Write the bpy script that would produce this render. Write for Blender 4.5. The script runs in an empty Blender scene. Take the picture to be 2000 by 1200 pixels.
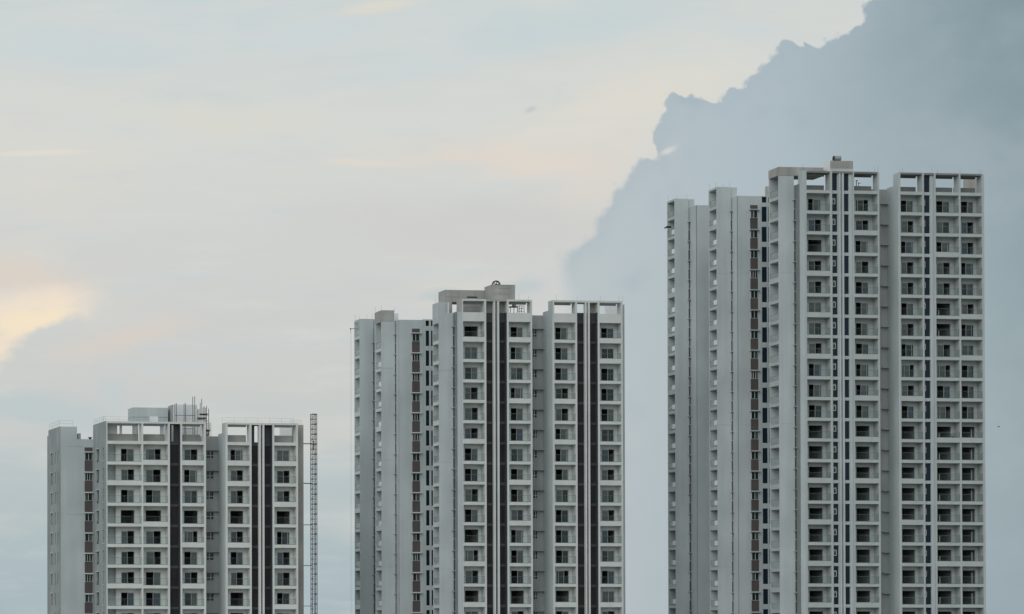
import bpy, math, random
random.seed(7)
S = bpy.context.scene
COL = S.collection
R = math.radians

# ------------------------------------------------------------------ camera
F, PX0, PY0, PITCH, CZ = 5333.0, -300.0, 1190.0, R(0.65), 10.0
CP, SP = math.cos(PITCH), math.sin(PITCH)
cam = bpy.data.cameras.new('camera'); camo = bpy.data.objects.new('camera', cam); COL.objects.link(camo)
cam.sensor_width = 36.0; cam.lens = F * 36.0 / 2000.0
cam.shift_x = (1000.0 - PX0) / 2000.0; cam.shift_y = (PY0 - 600.0) / 2000.0
cam.clip_start = 1.0; cam.clip_end = 20000.0
camo.location = (0, 0, CZ); camo.rotation_euler = (R(90) + PITCH, 0, 0)
S.camera = camo

# ------------------------------------------------------------------ materials
def lin(r, g, b):
    def f(c):
        c /= 255.0
        return c / 12.92 if c <= 0.04045 else ((c + 0.055) / 1.055) ** 2.4
    return (f(r), f(g), f(b), 1.0)

def mat(name, col, rough=0.85, var=0.0, streak=0.0, metal=0.0, spec=0.3, scale=0.35, tint=None):
    m = bpy.data.materials.new(name); m.use_nodes = True
    nt = m.node_tree; N = nt.nodes; L = nt.links
    b = N['Principled BSDF']
    b.inputs['Roughness'].default_value = rough
    b.inputs['Metallic'].default_value = metal
    b.inputs['Specular IOR Level'].default_value = spec
    c = (col[0], col[1], col[2], 1)
    b.inputs['Base Color'].default_value = c
    if var or streak:
        tc = N.new('ShaderNodeTexCoord')
        mp = N.new('ShaderNodeMapping'); mp.inputs['Scale'].default_value = (0.5, 0.5, 0.035)
        L.new(tc.outputs['Object'], mp.inputs['Vector'])
        n1 = N.new('ShaderNodeTexNoise'); n1.inputs['Scale'].default_value = 1.6; n1.inputs['Detail'].default_value = 5
        L.new(mp.outputs['Vector'], n1.inputs['Vector'])
        n2 = N.new('ShaderNodeTexNoise'); n2.inputs['Scale'].default_value = scale; n2.inputs['Detail'].default_value = 6
        L.new(tc.outputs['Object'], n2.inputs['Vector'])
        r1 = N.new('ShaderNodeMapRange'); r1.inputs[1].default_value = 0.38; r1.inputs[2].default_value = 0.68
        r1.inputs[3].default_value = 1 - streak; r1.inputs[4].default_value = 1.0
        L.new(n1.outputs['Fac'], r1.inputs[0])
        r2 = N.new('ShaderNodeMapRange'); r2.inputs[1].default_value = 0.32; r2.inputs[2].default_value = 0.68
        r2.inputs[3].default_value = 1 - var; r2.inputs[4].default_value = 1 + var
        L.new(n2.outputs['Fac'], r2.inputs[0])
        mu = N.new('ShaderNodeMath'); mu.operation = 'MULTIPLY'
        L.new(r1.outputs[0], mu.inputs[0]); L.new(r2.outputs[0], mu.inputs[1])
        vm = N.new('ShaderNodeVectorMath'); vm.operation = 'SCALE'
        vm.inputs[0].default_value = col[:3]
        L.new(mu.outputs[0], vm.inputs['Scale'])
        out = vm.outputs[0]
        if tint:
            mx = N.new('ShaderNodeMix'); mx.data_type = 'RGBA'
            n3 = N.new('ShaderNodeTexNoise'); n3.inputs['Scale'].default_value = 0.9; n3.inputs['Detail'].default_value = 4
            L.new(tc.outputs['Object'], n3.inputs['Vector'])
            r3 = N.new('ShaderNodeMapRange'); r3.inputs[1].default_value = 0.45; r3.inputs[2].default_value = 0.65
            L.new(n3.outputs['Fac'], r3.inputs[0])
            L.new(r3.outputs[0], mx.inputs['Factor']); L.new(out, mx.inputs['A'])
            mx.inputs['B'].default_value = (tint[0], tint[1], tint[2], 1)
            out = mx.outputs['Result']
        L.new(out, b.inputs['Base Color'])
    return m

WALL = mat('grey_wall_paint', (0.465, 0.515, 0.52), 0.9, 0.09, 0.09, scale=0.16)
SIDE = mat('side_wall_paint', (0.465, 0.518, 0.522), 0.9, 0.09, 0.09, scale=0.16)
WSIDE = mat('weathered_shaded_side_paint', (0.335, 0.375, 0.37), 0.9, 0.08, 0.22)  # streaky weathered paint, also darkened to carry the side's shade
CORE = mat('recess_shade_paint', (0.36, 0.385, 0.378), 0.9, 0.08, 0.14)  # wall paint darkened for the recess's shade; thin joints use it too
CROWN = mat('shade_and_joint_concrete', (0.22, 0.235, 0.232), 0.95, 0.12, 0.15)  # raw concrete with the crown's shade in its colour; also formwork joints
TONES = {}
for nm_, t_, i_ in (('white', (0.63, 0.655, 0.635), (0.74, 0.775, 0.76)), ('darker', (0.57, 0.60, 0.585), (0.68, 0.725, 0.715)), ('darkest', (0.425, 0.465, 0.463), (0.51, 0.565, 0.56))):  # trim and loggia tones, darker from the left tower to the right one
    TONES[nm_] = (mat(nm_ + '_trim_tone', t_, 0.8, 0.05, 0.06), mat(nm_ + '_loggia_tone', i_, 0.9, 0.06, 0.06))
TRIM, INNER = TONES['white']
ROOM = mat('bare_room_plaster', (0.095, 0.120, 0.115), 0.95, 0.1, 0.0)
RAW = mat('raw_concrete', (0.41, 0.42, 0.405), 0.95, 0.14, 0.25, tint=(0.33, 0.325, 0.30))
BUFF = mat('weathered_concrete', (0.39, 0.388, 0.365), 0.95, 0.12, 0.22)
LIME = mat('limewashed_wall', (0.72, 0.74, 0.75), 0.9, 0.05, 0.06)
DARK = mat('charcoal_cladding', (0.027, 0.0265, 0.029), 0.5, 0.25, 0.0, spec=0.15)
DBAND = mat('charcoal_band', (0.070, 0.075, 0.080), 0.7, 0.1, 0.1, spec=0.2)
NAVY = mat('navy_glazing', (0.008, 0.019, 0.034), 0.2, 0.0, 0.0, spec=0.2)
BROWN = mat('brown_panel_paint', (0.092, 0.083, 0.082), 0.8, 0.10, 0.10)
FRAME = mat('window_frame_white', (0.52, 0.55, 0.55), 0.5)
PANE = mat('grey_tinted_glass', (0.070, 0.092, 0.088), 0.10, 0.25, 0.0, spec=0.6, scale=0.5)
PANE3 = mat('blue_tinted_glass', (0.040, 0.070, 0.090), 0.08, 0.2, 0.0, spec=0.5)
PANE2 = mat('dark_tinted_glass', (0.016, 0.028, 0.030), 0.08, 0.25, 0.0, spec=0.4, scale=0.5)
RAILM = mat('rail_metal', (0.16, 0.17, 0.17), 0.5, metal=0.4)
STEEL = mat('scaffold_steel', (0.10, 0.105, 0.11), 0.6, 0.2, metal=0.5)
GALV = mat('galvanised_steel', (0.30, 0.33, 0.34), 0.45, 0.15, metal=0.6)
TIMBER = mat('grey_board', (0.16, 0.14, 0.12), 0.9, 0.2)
BLACK = mat('black_rubber', (0.03, 0.032, 0.034), 0.7)
GROUND = mat('dusty_ground', (0.17, 0.16, 0.13), 1.0, 0.2, 0.0, scale=0.02)

def glass_mat():
    m = bpy.data.materials.new('railing_glass'); m.use_nodes = True
    nt = m.node_tree; N = nt.nodes; L = nt.links
    for n in list(N): N.remove(n)
    o = N.new('ShaderNodeOutputMaterial'); mx = N.new('ShaderNodeMixShader')
    t = N.new('ShaderNodeBsdfTransparent'); t.inputs['Color'].default_value = (0.90, 0.93, 0.925, 1)
    g = N.new('ShaderNodeBsdfGlossy'); g.inputs['Roughness'].default_value = 0.03
    lw = N.new('ShaderNodeLayerWeight'); lw.inputs['Blend'].default_value = 0.5
    p5 = N.new('ShaderNodeMath'); p5.operation = 'POWER'; L.new(lw.outputs['Facing'], p5.inputs[0]); p5.inputs[1].default_value = 5.0
    fr = N.new('ShaderNodeMath'); fr.operation = 'MULTIPLY_ADD'; L.new(p5.outputs[0], fr.inputs[0]); fr.inputs[1].default_value = 0.95; fr.inputs[2].default_value = 0.007
    L.new(fr.outputs[0], mx.inputs[0]); L.new(t.outputs[0], mx.inputs[1]); L.new(g.outputs[0], mx.inputs[2])
    L.new(mx.outputs[0], o.inputs['Surface'])
    return m
RGLASS = glass_mat()

# ------------------------------------------------------------------ mesh helper
class MB:
    def __init__(s): s.v = []; s.f = []; s.m = []; s.mats = []
    def mi(s, m):
        if m not in s.mats: s.mats.append(m)
        return s.mats.index(m)
    def box(s, u0, u1, v0, v1, z0, z1, m):
        if u1 < u0: u0, u1 = u1, u0
        if v1 < v0: v0, v1 = v1, v0
        if z1 < z0: z0, z1 = z1, z0
        if u1 - u0 < 1e-4 or v1 - v0 < 1e-4 or z1 - z0 < 1e-4: return s
        return s.prism([(u0, v0), (u1, v0), (u1, v1), (u0, v1)], z0, z1, m)
    def prism(s, pts, z0, z1, m):            # pts anticlockwise seen from above
        k = len(s.v); n = len(pts); i = s.mi(m)
        s.v += [(p[0], p[1], z0) for p in pts] + [(p[0], p[1], z1) for p in pts]
        s.f += [tuple(k + n - 1 - j for j in range(n)), tuple(k + n + j for j in range(n))]
        s.f += [(k + j, k + (j + 1) % n, k + n + (j + 1) % n, k + n + j) for j in range(n)]
        s.m += [i] * (n + 2)
        return s
    def bar(s, a, b, r, m, n=6):             # round bar between two points
        ax = [b[j] - a[j] for j in range(3)]; l = math.sqrt(sum(c * c for c in ax)) or 1
        ax = [c / l for c in ax]
        h = (0, 0, 1) if abs(ax[2]) < 0.9 else (1, 0, 0)
        p = [ax[1]*h[2]-ax[2]*h[1], ax[2]*h[0]-ax[0]*h[2], ax[0]*h[1]-ax[1]*h[0]]
        lp = math.sqrt(sum(c * c for c in p)); p = [c / lp for c in p]
        q = [ax[1]*p[2]-ax[2]*p[1], ax[2]*p[0]-ax[0]*p[2], ax[0]*p[1]-ax[1]*p[0]]
        k = len(s.v); i = s.mi(m)
        for e in (a, b):
            for j in range(n):
                t = 2 * math.pi * j / n
                s.v.append(tuple(e[c] + r * (math.cos(t) * p[c] + math.sin(t) * q[c]) for c in range(3)))
        s.f += [tuple(k + n - 1 - j for j in range(n)), tuple(k + n + j for j in range(n))]
        s.f += [(k + j, k + (j + 1) % n, k + n + (j + 1) % n, k + n + j) for j in range(n)]
        s.m += [i] * (n + 2)
        return s
    def build(s, name, parent=None, **props):
        if not s.v: return None
        me = bpy.data.meshes.new(name); me.from_pydata(s.v, [], s.f)
        for m in s.mats: me.materials.append(m)
        me.polygons.foreach_set('material_index', s.m); me.update()
        o = bpy.data.objects.new(name, me); COL.objects.link(o)
        if parent: o.parent = parent
        for k, v in props.items(): o[k] = v
        return o

def holed(mb, axis, a0, a1, s0, s1, z0, z1, cols, m):
    """wall slab; axis 'v': a = v thickness, s = u.  axis 'u': a = u thickness, s = v.  cols: (sa, sb, [(za, zb)...])"""
    def bx(sa, sb, za, zb):
        if axis == 'v': mb.box(sa, sb, a0, a1, za, zb, m)
        else: mb.box(a0, a1, sa, sb, za, zb, m)
    cur = s0
    for sa, sb, hs in sorted(cols):
        bx(cur, sa, z0, z1)
        zc = z0
        for za, zb in sorted(hs):
            bx(sa, sb, zc, za); zc = zb
        bx(sa, sb, zc, z1)
        cur = sb
    bx(cur, s1, z0, z1)

# ------------------------------------------------------------------ a tower and its local frame (u right, v into the depth, z up)
class Tower:
    def __init__(s, name, label, group, yaw, px, py, depth):
        s.th = R(yaw); s.c = math.cos(s.th); s.s = math.sin(s.th)
        s.oy = depth; s.ox = (px - PX0) * depth / F
        s.ox = (px - PX0) / F * (depth * CP + ((PY0 + 60 - py) * depth / F) * SP)
        s.root = bpy.data.objects.new(name, None); COL.objects.link(s.root)
        s.root.location = (s.ox, s.oy, 0); s.root.rotation_euler = (0, 0, s.th)
        s.root.empty_display_size = 3
        s.root['label'] = label; s.root['category'] = 'apartment tower'; s.root['group'] = group
        s.stuff = {}
        s.pyref = py
    def world(s, u, v): return (s.ox + u * s.c - v * s.s, s.oy + u * s.s + v * s.c)
    def U(s, px, v=0.0, py=None):
        py = s.pyref if py is None else py
        k = px - PX0
        dz = s.Z(py, 15.0, v) - CZ
        return (k * (CP * (s.oy + v * s.c) + dz * SP) - F * (s.ox - v * s.s)) / (F * s.c - k * CP * s.s)
    def Z(s, py, u, v):
        Y = s.world(u, v)[1]; K = PY0 - py
        return CZ + Y * (K * CP + F * SP) / (F * CP - K * SP)
    def P(s, px, py, v):
        u = s.U(px, v, py); return u, s.Z(py, u, v)
    def out(s, z):                    # is this height below the picture?
        return z < CZ + 3.0
    def part(s, mb, name, parent=None, low=False, **props):
        """link a part; parts wholly below the picture are gathered into one mesh per kind"""
        if low:
            t = s.stuff.setdefault(name, MB()); k = len(t.v)
            t.v += mb.v; t.f += [tuple(k + i for i in f) for f in mb.f]
            t.m += [t.mi(mb.mats[i]) for i in mb.m]
            return None
        return mb.build(name, parent or s.root, **props)
    def finish(s):
        for n, mb in s.stuff.items(): mb.build(n, s.root, kind='stuff')

D = 1.6                                # loggia depth
STOREY = 3.0

def loggia(T, pa, pb, da, db, doors, wide, zr, rows, alcove=None, leaf=None, py=None):
    """one column of balconies between two pilasters"""
    ua, ub = T.U(pa), T.U(pb)
    d0, d1 = T.U(da, D), T.U(db, D)
    d0 = max(d0, ua + 0.12); d1 = min(d1, ub - 0.12)
    zb = lambda k: zr - STOREY * k
    wall = MB(); holes = []
    for k in range(1, rows + 1):
        holes.append((zb(k) + 0.15, zb(k) + 2.45))
    ztop = zb(0) + 0.15
    ws = ua
    if alcove:
        al = T.U(alcove, D)
        wall.box(al, al + 0.15, D, D + 1.2, 0, ztop, INNER)
        wall.box(ua, al, D + 1.2, D + 1.4, 0, ztop, INNER)
        ws = al + 0.15
    holed(wall, 'v', D, D + 0.2, ws, ub, 0, ztop, [(d0, d1, holes)], INNER)
    T.part(wall, 'loggia_wall')
    rooms = MB()
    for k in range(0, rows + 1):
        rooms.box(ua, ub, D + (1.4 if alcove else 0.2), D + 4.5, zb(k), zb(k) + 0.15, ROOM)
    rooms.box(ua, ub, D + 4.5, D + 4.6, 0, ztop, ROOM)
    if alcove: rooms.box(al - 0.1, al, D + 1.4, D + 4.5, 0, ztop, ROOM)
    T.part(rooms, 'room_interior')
    for k in range(1, rows + 1):
        z = zb(k); low = T.out(z + 3.0); lowb = T.out(z + 0.9)
        h = 0.72 if k in wide else 0.45
        h += random.uniform(-0.015, 0.015)
        b = MB()
        b.box(ua, ub, 0.13, D, z, z + 0.15, INNER)
        b.box(ua, ub, 0.01, 0.13, z, z + h, TRIM)
        if alcove: b.box(ua, T.U(alcove, D), D, D + 1.2, z, z + 0.15, INNER)
        bo = T.part(b, 'balcony', low=lowb)
        r = MB()
        r.box(ua, ub, 0.05, 0.09, z + 1.46, z + 1.50, RAILM)
        r.box(ua, ub, 0.04, 0.10, z + h, z + h + 0.06, RAILM)
        for t in (0.5,):
            uu = ua + (ub - ua) * t
            r.box(uu - 0.012, uu + 0.012, 0.06, 0.085, z + h + 0.06, z + 1.46, RAILM)
        T.part(r, 'railing', bo, low=lowb)
        g = MB(); g.box(ua, ub, 0.066, 0.076, z + h + 0.06, z + 1.46, RGLASS)
        T.part(g, 'glass_panel', bo, low=lowb)
        kind = doors[k - 1] if k <= len(doors) else 'O'
        za, ze = z + 0.15, z + 2.45
        if kind != 'O':
            w = d1 - d0; j = random.uniform(-0.04, 0.04) * w
            f = MB(); p = MB(); t = 0.055
            f.box(d0, d0 + t, D + 0.04, D + 0.13, za, ze, FRAME); f.box(d1 - t, d1, D + 0.04, D + 0.13, za, ze, FRAME)
            f.box(d0 + t, d1 - t, D + 0.04, D + 0.13, ze - t, ze, FRAME)
            def sash(x0, x1, dv, m):
                q = 0.065; va, vb = D + 0.05 + dv, D + 0.09 + dv
                f.box(x0, x0 + q, va, vb, za, ze - t, FRAME); f.box(x1 - q, x1, va, vb, za, ze - t, FRAME)
                f.box(x0 + q, x1 - q, va, vb, ze - t - q, ze - t, FRAME); f.box(x0 + q, x1 - q, va, vb, za, za + q, FRAME)
                p.box(x0 + q, x1 - q, va + 0.015, va + 0.025, za + q, ze - t - q, m)
            a, e = d0 + t, d1 - t; md = (a + e) / 2 + j
            pm = random.choice((PANE, PANE, PANE, PANE3, PANE2))
            if kind == 'L': sash(md - 0.05, e, 0.0, pm)
            elif kind == 'R': sash(a, md + 0.05, 0.0, pm)
            elif kind == 'G':
                sash(a, md + 0.03, 0.0, PANE if random.random() < 0.6 else PANE2); sash(md - 0.03, e, 0.045, PANE2 if random.random() < 0.5 else PANE)
            elif kind == 'M':
                x = a + (e - a) * random.uniform(0.33, 0.42)
                sash(x, x + (e - a) * 0.5, 0.0, pm); sash(x + 0.25, e, 0.045, pm)
            elif kind == 'N':
                x = a + (e - a) * random.uniform(0.6, 0.68)
                sash(a, x - 0.28, 0.045, pm); sash(x - (e - a) * 0.48, x, 0.0, pm)
            do = T.part(f, 'sliding_door', low=low)
            T.part(p, 'door_glass', do, low=low)
        elif leaf and k >= leaf[0]:
            q = MB(); lu = T.U(leaf[1], D + 0.5)
            q.box(lu - 0.07, lu + 0.07, D + 0.5, D + 0.56, z + 0.15, z + 0.15 + leaf[2], FRAME)
            T.part(q, 'leaning_board', low=low)
    return ua, ub

def pilaster(T, pa, pb, ztop, v1=D + 4.5, v0=0.0, m=None, name='pilaster'):
    ua, ub = T.U(pa), T.U(pb)
    zs = min(ztop, zr + 0.15)
    MBx = MB().box(ua, ub, v0, v1, 0, zs, m or TRIM).box(ua, ub, v0, 1.45, zs, ztop, m or TRIM)
    T.part(MBx, name); return ua, ub

def window(T, u0, u1, v, z0, z1, low, name='window', bars=(0.5,), pane=(PANE2,), sub=0.0):
    """framed window standing 2 cm off a wall that faces the viewer"""
    f = MB(); g = MB(); t = 0.03
    f.box(u0, u0 + t, v - 0.07, v - 0.02, z0, z1, FRAME); f.box(u1 - t, u1, v - 0.07, v - 0.02, z0, z1, FRAME)
    f.box(u0 + t, u1 - t, v - 0.07, v - 0.02, z1 - t, z1, FRAME); f.box(u0 + t, u1 - t, v - 0.07, v - 0.02, z0, z0 + t, FRAME)
    xs = [u0 + t] + [u0 + (u1 - u0) * b for b in bars] + [u1 - t]
    for x in xs[1:-1]: f.box(x - 0.035, x + 0.035, v - 0.075, v - 0.025, z0 + t, z1 - t, FRAME)
    if sub: f.box(u0 + t, u1 - t, v - 0.066, v - 0.024, z0 + sub - 0.03, z0 + sub + 0.03, FRAME)
    for i in range(len(xs) - 1):
        g.box(xs[i], xs[i + 1], v - 0.04, v - 0.022, z0 + t, z1 - t, pane[i % len(pane)])
    o = T.part(f, name, low=low); T.part(g, 'pane', o, low=low)

def window_column(T, pa, pb, v, py_ledge, over=1.3):
    """brown panels and windows one above the other, a ledge over each window"""
    u0, u1 = T.U(pa, v, py_ledge), T.U(pb, v, py_ledge)
    z = T.Z(py_ledge, u0, v); k = 0
    first = True
    while z > 3.2:
        low = T.out(z); o = over * 0.075
        if first: T.part(MB().box(u0, u1, v - 0.03, v - 0.002, z + 0.06, z + 0.68, BROWN), 'brown_panel'); first = False
        T.part(MB().box(u0 - o, u1 + o, v - 0.42, v - 0.002, z - 0.07, z + 0.05, TRIM), 'sun_ledge', low=low)
        b = random.choice([(0.5,), (0.5,), (0.47,), (0.33, 0.66)])
        window(T, u0 + 0.05, u1 - 0.05, v, z - 1.20, z - 0.09, low, bars=b, pane=random.choice([(PANE2, PANE), (PANE2,), (PANE, PANE2), (PANE2, PANE2)]))
        T.part(MB().box(u0, u1, v - 0.03, v - 0.002, z - 2.86, z - 1.24, BROWN), 'brown_panel', low=low)
        z -= STOREY; k += 1

def slit_column(T, pa, pb, v, py_ledge, stick=1.0, panels=True):
    """narrow recess between two walls: short windows, dark panels and little ledges"""
    u0, u1 = T.U(pa, v, py_ledge), T.U(pb, v, py_ledge)
    z = T.Z(py_ledge, u0, v)
    while z > 3.2:
        low = T.out(z)
        T.part(MB().box(u0 - 0.22 * stick, u1, v - 0.45, v - 0.002, z - 0.035, z + 0.045, WALL), 'slit_ledge', low=low)
        if panels:
            T.part(MB().box(u0, u1, v - 0.05, v - 0.002, z - 2.9, z - 1.35, BROWN), 'slit_panel', low=low)
        f = MB(); f.box(u0 + 0.02, u1, v - 0.06, v - 0.002, z - 1.30, z - 0.08, FRAME)
        o = T.part(f, 'slit_window', low=low)
        T.part(MB().box(u0 + 0.08, u1 - 0.02, v - 0.08, v - 0.061, z - 1.22, z - 0.14, PANE), 'pane', o, low=low)
        z -= STOREY

def side_balconies(T, u, v0, v1, z_first, z_top, parapet, depth=1.4, fascia=0.45):
    """open balconies in a wall that faces left; u is that wall's plane"""
    w = MB()
    w.box(u, u + 0.16, v1 - 0.22, v1, 0, z_top, SIDE)                # far post
    w.box(u + depth, u + depth + 0.2, v0 + 0.2, v1 - 0.22, 0, z_top, INNER)
    w.box(u + 0.16, u + depth + 0.25, v1 - 0.2, v1, 0, z_top, SIDE)
    T.part(w, 'balcony_wall')
    z = z_first; k = 0
    while z > 1.0:
        low = T.out(z + 0.7)
        b = MB()
        b.box(u + 0.12, u + depth, v0 + 0.2, v1 - 0.22, z, z + 0.15, INNER)
        b.box(u + 0.005, u + 0.12, v0 + 0.2, v1 - 0.22, z, z + (fascia if (k * 7 + int(u)) % 5 else fascia + 0.25), TRIM)
        bo = T.part(b, 'side_balcony', low=low)
        r = MB()
        r.box(u + 0.04, u + 0.08, v0 + 0.2, v1 - 0.22, z + 1.42, z + 1.46, RAILM)
        T.part(r, 'railing', bo, low=low)
        T.part(MB().box(u + 0.055, u + 0.065, v0 + (1.15 if parapet else 0.2), v1 - 0.22, z + fascia + 0.25, z + 1.42, RGLASS), 'glass_panel', bo, low=low)
        if parapet and k > 0:
            T.part(MB().box(u - 0.03, u + 0.09, v0 + 0.2, v0 + 1.15, z + fascia + 0.25, z + 1.40, LIME), 'solid_parapet', bo, low=low)
        z -= STOREY; k += 1

def dark_strip(T, pa, pb, zr, ztop, rows, v=0.75, right_pad=0.22, gap=None):
    """charcoal recess between pilasters with a band at every floor"""
    ua, ub = T.U(pa), T.U(pb)
    w = MB(); holed(w, 'v', v + 0.12, v + 0.3, ua, ub, 0, ztop, [(T.U(gap[0], v), T.U(gap[1], v), [(zr + 0.5, ztop - 0.1)])] if gap else [], DBAND)
    T.part(w, 'strip_back')
    T.part(MB().box(ub - 0.10, ub, 0.06, v + 0.12, 0, ztop, DBAND), 'strip_reveal')
    for k in range(0, rows + 1):
        z = zr - STOREY * k; low = T.out(z + 0.7)
        T.part(MB().box(ua, ub - 0.10, v - 0.12, v + 0.12, z - 0.05, z + 0.33, DBAND), 'strip_band', low=low)
        lowp = T.out(z + 3.0)
        if k: T.part(MB().box(ua + 0.16, ub - right_pad, v - 0.02, v + 0.118, z + 0.33, z + 2.95, DARK), 'strip_panel', low=lowp)

def fin(T, pa, pb, ztop, v0=-0.05, v1=0.55, m=None):
    ua, ub = T.U(pa), T.U(pb)
    T.part(MB().box(ua, ub, v0, v1, 0, ztop, m or TRIM), 'white_fin')

def crown_bay(T, ua, ub, zr, zc, beam=0.28, depth=D, wall=1.15, flush=False, m=RAW, cm=None):
    cm = cm or TRIM
    """the open frame on the roof: terrace edge, rear parapet and canopy"""
    if flush:
        T.part(MB().box(ua, ub, -0.015, 0.18, zr, flush, TRIM), 'terrace_parapet')
    else:
        T.part(MB().box(ua, ub, 0.01, 0.13, zr, zr + 0.45, TRIM), 'terrace_edge')
        T.part(MB().box(ua, ub, depth + 0.3, depth + 0.45, zr + 0.15, zr + 0.45 + wall, m), 'terrace_parapet')
    T.part(MB().box(ua, ub, 0.14 if not flush else 0.19, depth + 0.45, zr, zr + 0.15 if not flush else zr + 0.14, INNER), 'terrace_slab')
    b = MB()
    b.box(ua, ub, 0.0, depth + 0.45, zc - beam, zc - 0.003, cm)
    b.box(ua, ub, depth + 0.25, depth + 0.45, zc - beam - 0.22, zc - beam, cm)
    T.part(b, 'canopy')

def rods(T, pts, v, zbase, h, name='lightning_rod', r=0.012):
    for px, py in pts:
        u = T.U(px, v, py); hh = h * random.uniform(0.7, 1.2)
        T.part(MB().bar((u, v, zbase), (u + random.uniform(-.06, .06), v, zbase + hh), r, STEEL, 5), name)

def roof_railing(T, pts, h, step=1.1):
    """thin pipe railing along a roof edge; pts are (u, v, z)"""
    for a, b in zip(pts[:-1], pts[1:]):
        mb = MB(); l = math.dist(a, b); n = max(1, int(l / step))
        for i in range(n + 1):
            t = i / n; p = tuple(a[j] + (b[j] - a[j]) * t for j in range(3))
            mb.bar(p, (p[0], p[1], p[2] + h), 0.014, GALV, 5)
        for q in (h, h * 0.5):
            mb.bar((a[0], a[1], a[2] + q), (b[0], b[1], b[2] + q), 0.012, GALV, 5)
        T.part(mb, 'roof_railing')

def recess(T, pa, v, py_top, u_right, ledge_py, ledge_px, win_px, zr_rows, niche=False):
    """stair core wall set back between two blocks"""
    u0 = T.U(pa)
    zt = T.Z(py_top, u0, v)
    T.part(MB().box(u0, u_right, v, 12.0, 0, zt, CORE), 'core_wall')
    la, lb = T.U(ledge_px[0], v, ledge_py), T.U(ledge_px[1], v, ledge_py)
    la = max(la, u0 + 0.01)
    z = T.Z(ledge_py, u0, v)
    while z > 3.2:
        low = T.out(z)
        T.part(MB().box(la, lb, v - 0.55, v - 0.002, z - 0.05, z + 0.04, CORE), 'core_ledge', low=low)
        if win_px:
            wa, wb = max(T.U(win_px[0], v), u0 + 0.02), T.U(win_px[1], v)
            window(T, wa, wb, v, z - 1.22, z - 0.08, low, name='stair_window', bars=(random.choice((0.4, 0.5, 0.6)),), pane=(PANE2, PANE2, PANE), sub=0.42)
        if niche:
            T.part(MB().box(lb - 0.30, lb, v - 0.10, v - 0.002, z - 1.15, z - 0.05, DBAND), 'niche_shade_panel', low=low)  # flat dark panel: shade of the air-conditioner niche put in as colour
        z -= STOREY
    return zt

def oblique(T, pc, pd, v2, v3, ztop, name='corner_wall', m=None):
    """wall turning from depth v2 (left, px pc) to depth v3 (right, px pd)"""
    a, b = T.U(pc, v2), T.U(pd, v3)
    T.part(MB().prism([(a, v2), (b, v3), (b, v2 + 2.0)], 0, ztop, m or SIDE), name)
    return a, b

# =================================================================== LEFT, SHORTEST TOWER
GRP = 'apartment towers in a row'
T = Tower('apartment_tower', 'shortest white apartment tower, with thin scaffold poles on its roof', GRP, 8.0, 205.0, 1000.0, 396.3)
u = T.U
zr = T.Z(867.4, T.U(243), 0); zc = T.Z(822.7, 0, 0)
rows = int((zr - 0.2) / STOREY)
cols = [(210, 276.8, 236, 262.5, 'LRLORRRLR', {2, 7}, 226.5), (280, 328.3, 284.5, 314.5, 'NRLORRLLR', {1, 4}, None),
        (356, 398.7, 359.5, 386, 'RMGONLRGR', {1, 5, 7}, None), (444.8, 487.8, 450, 475, 'MRROR LRO'.replace(' ', ''), {1, 2, 5}, None),
        (536, 578.8, 540.5, 566, 'GRROMRRLL', {1, 3, 8}, None)]
for a, b, da, db, dr, w, al in cols:
    loggia(T, a, b, da, db, dr, w, zr, rows, alcove=al)
    crown_bay(T, u(a), u(b), zr, zc)
for a, b in ((276.8, 280), (328.3, 332), (352.6, 356), (398.7, 402.5), (441.2, 444.8), (487.8, 491.6), (532.4, 536), (578.8, 582.3)):
    pilaster(T, a, b, zc - (0.03 if a in (398.7, 578.8) else 0))
dark_strip(T, 332, 352.6, zr, zc - 0.3, rows, gap=(335.5, 339.8)); T.part(MB().box(u(332), u(352.6), 0, 2.0, zc - 0.3, zc - 0.01, TRIM), 'canopy')
dark_strip(T, 491.6, 532.4, zr, zc - 0.3, rows, gap=(497.5, 504.5)); T.part(MB().box(u(491.6), u(532.4), 0, 2.0, zc - 0.3, zc - 0.01, TRIM), 'canopy')
fin(T, 506, 509.6, zc - 0.31); fin(T, 513, 516.4, zc - 0.31)
# core behind, roof deck
T.part(MB().box(0.9, u(402.5), D + 4.65, 15, 0, zr + 0.14, WALL), 'core_wall')
T.part(MB().box(u(444.8), u(582.3), D + 4.65, 15, 0, zr + 0.14, WALL), 'core_wall')
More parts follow.
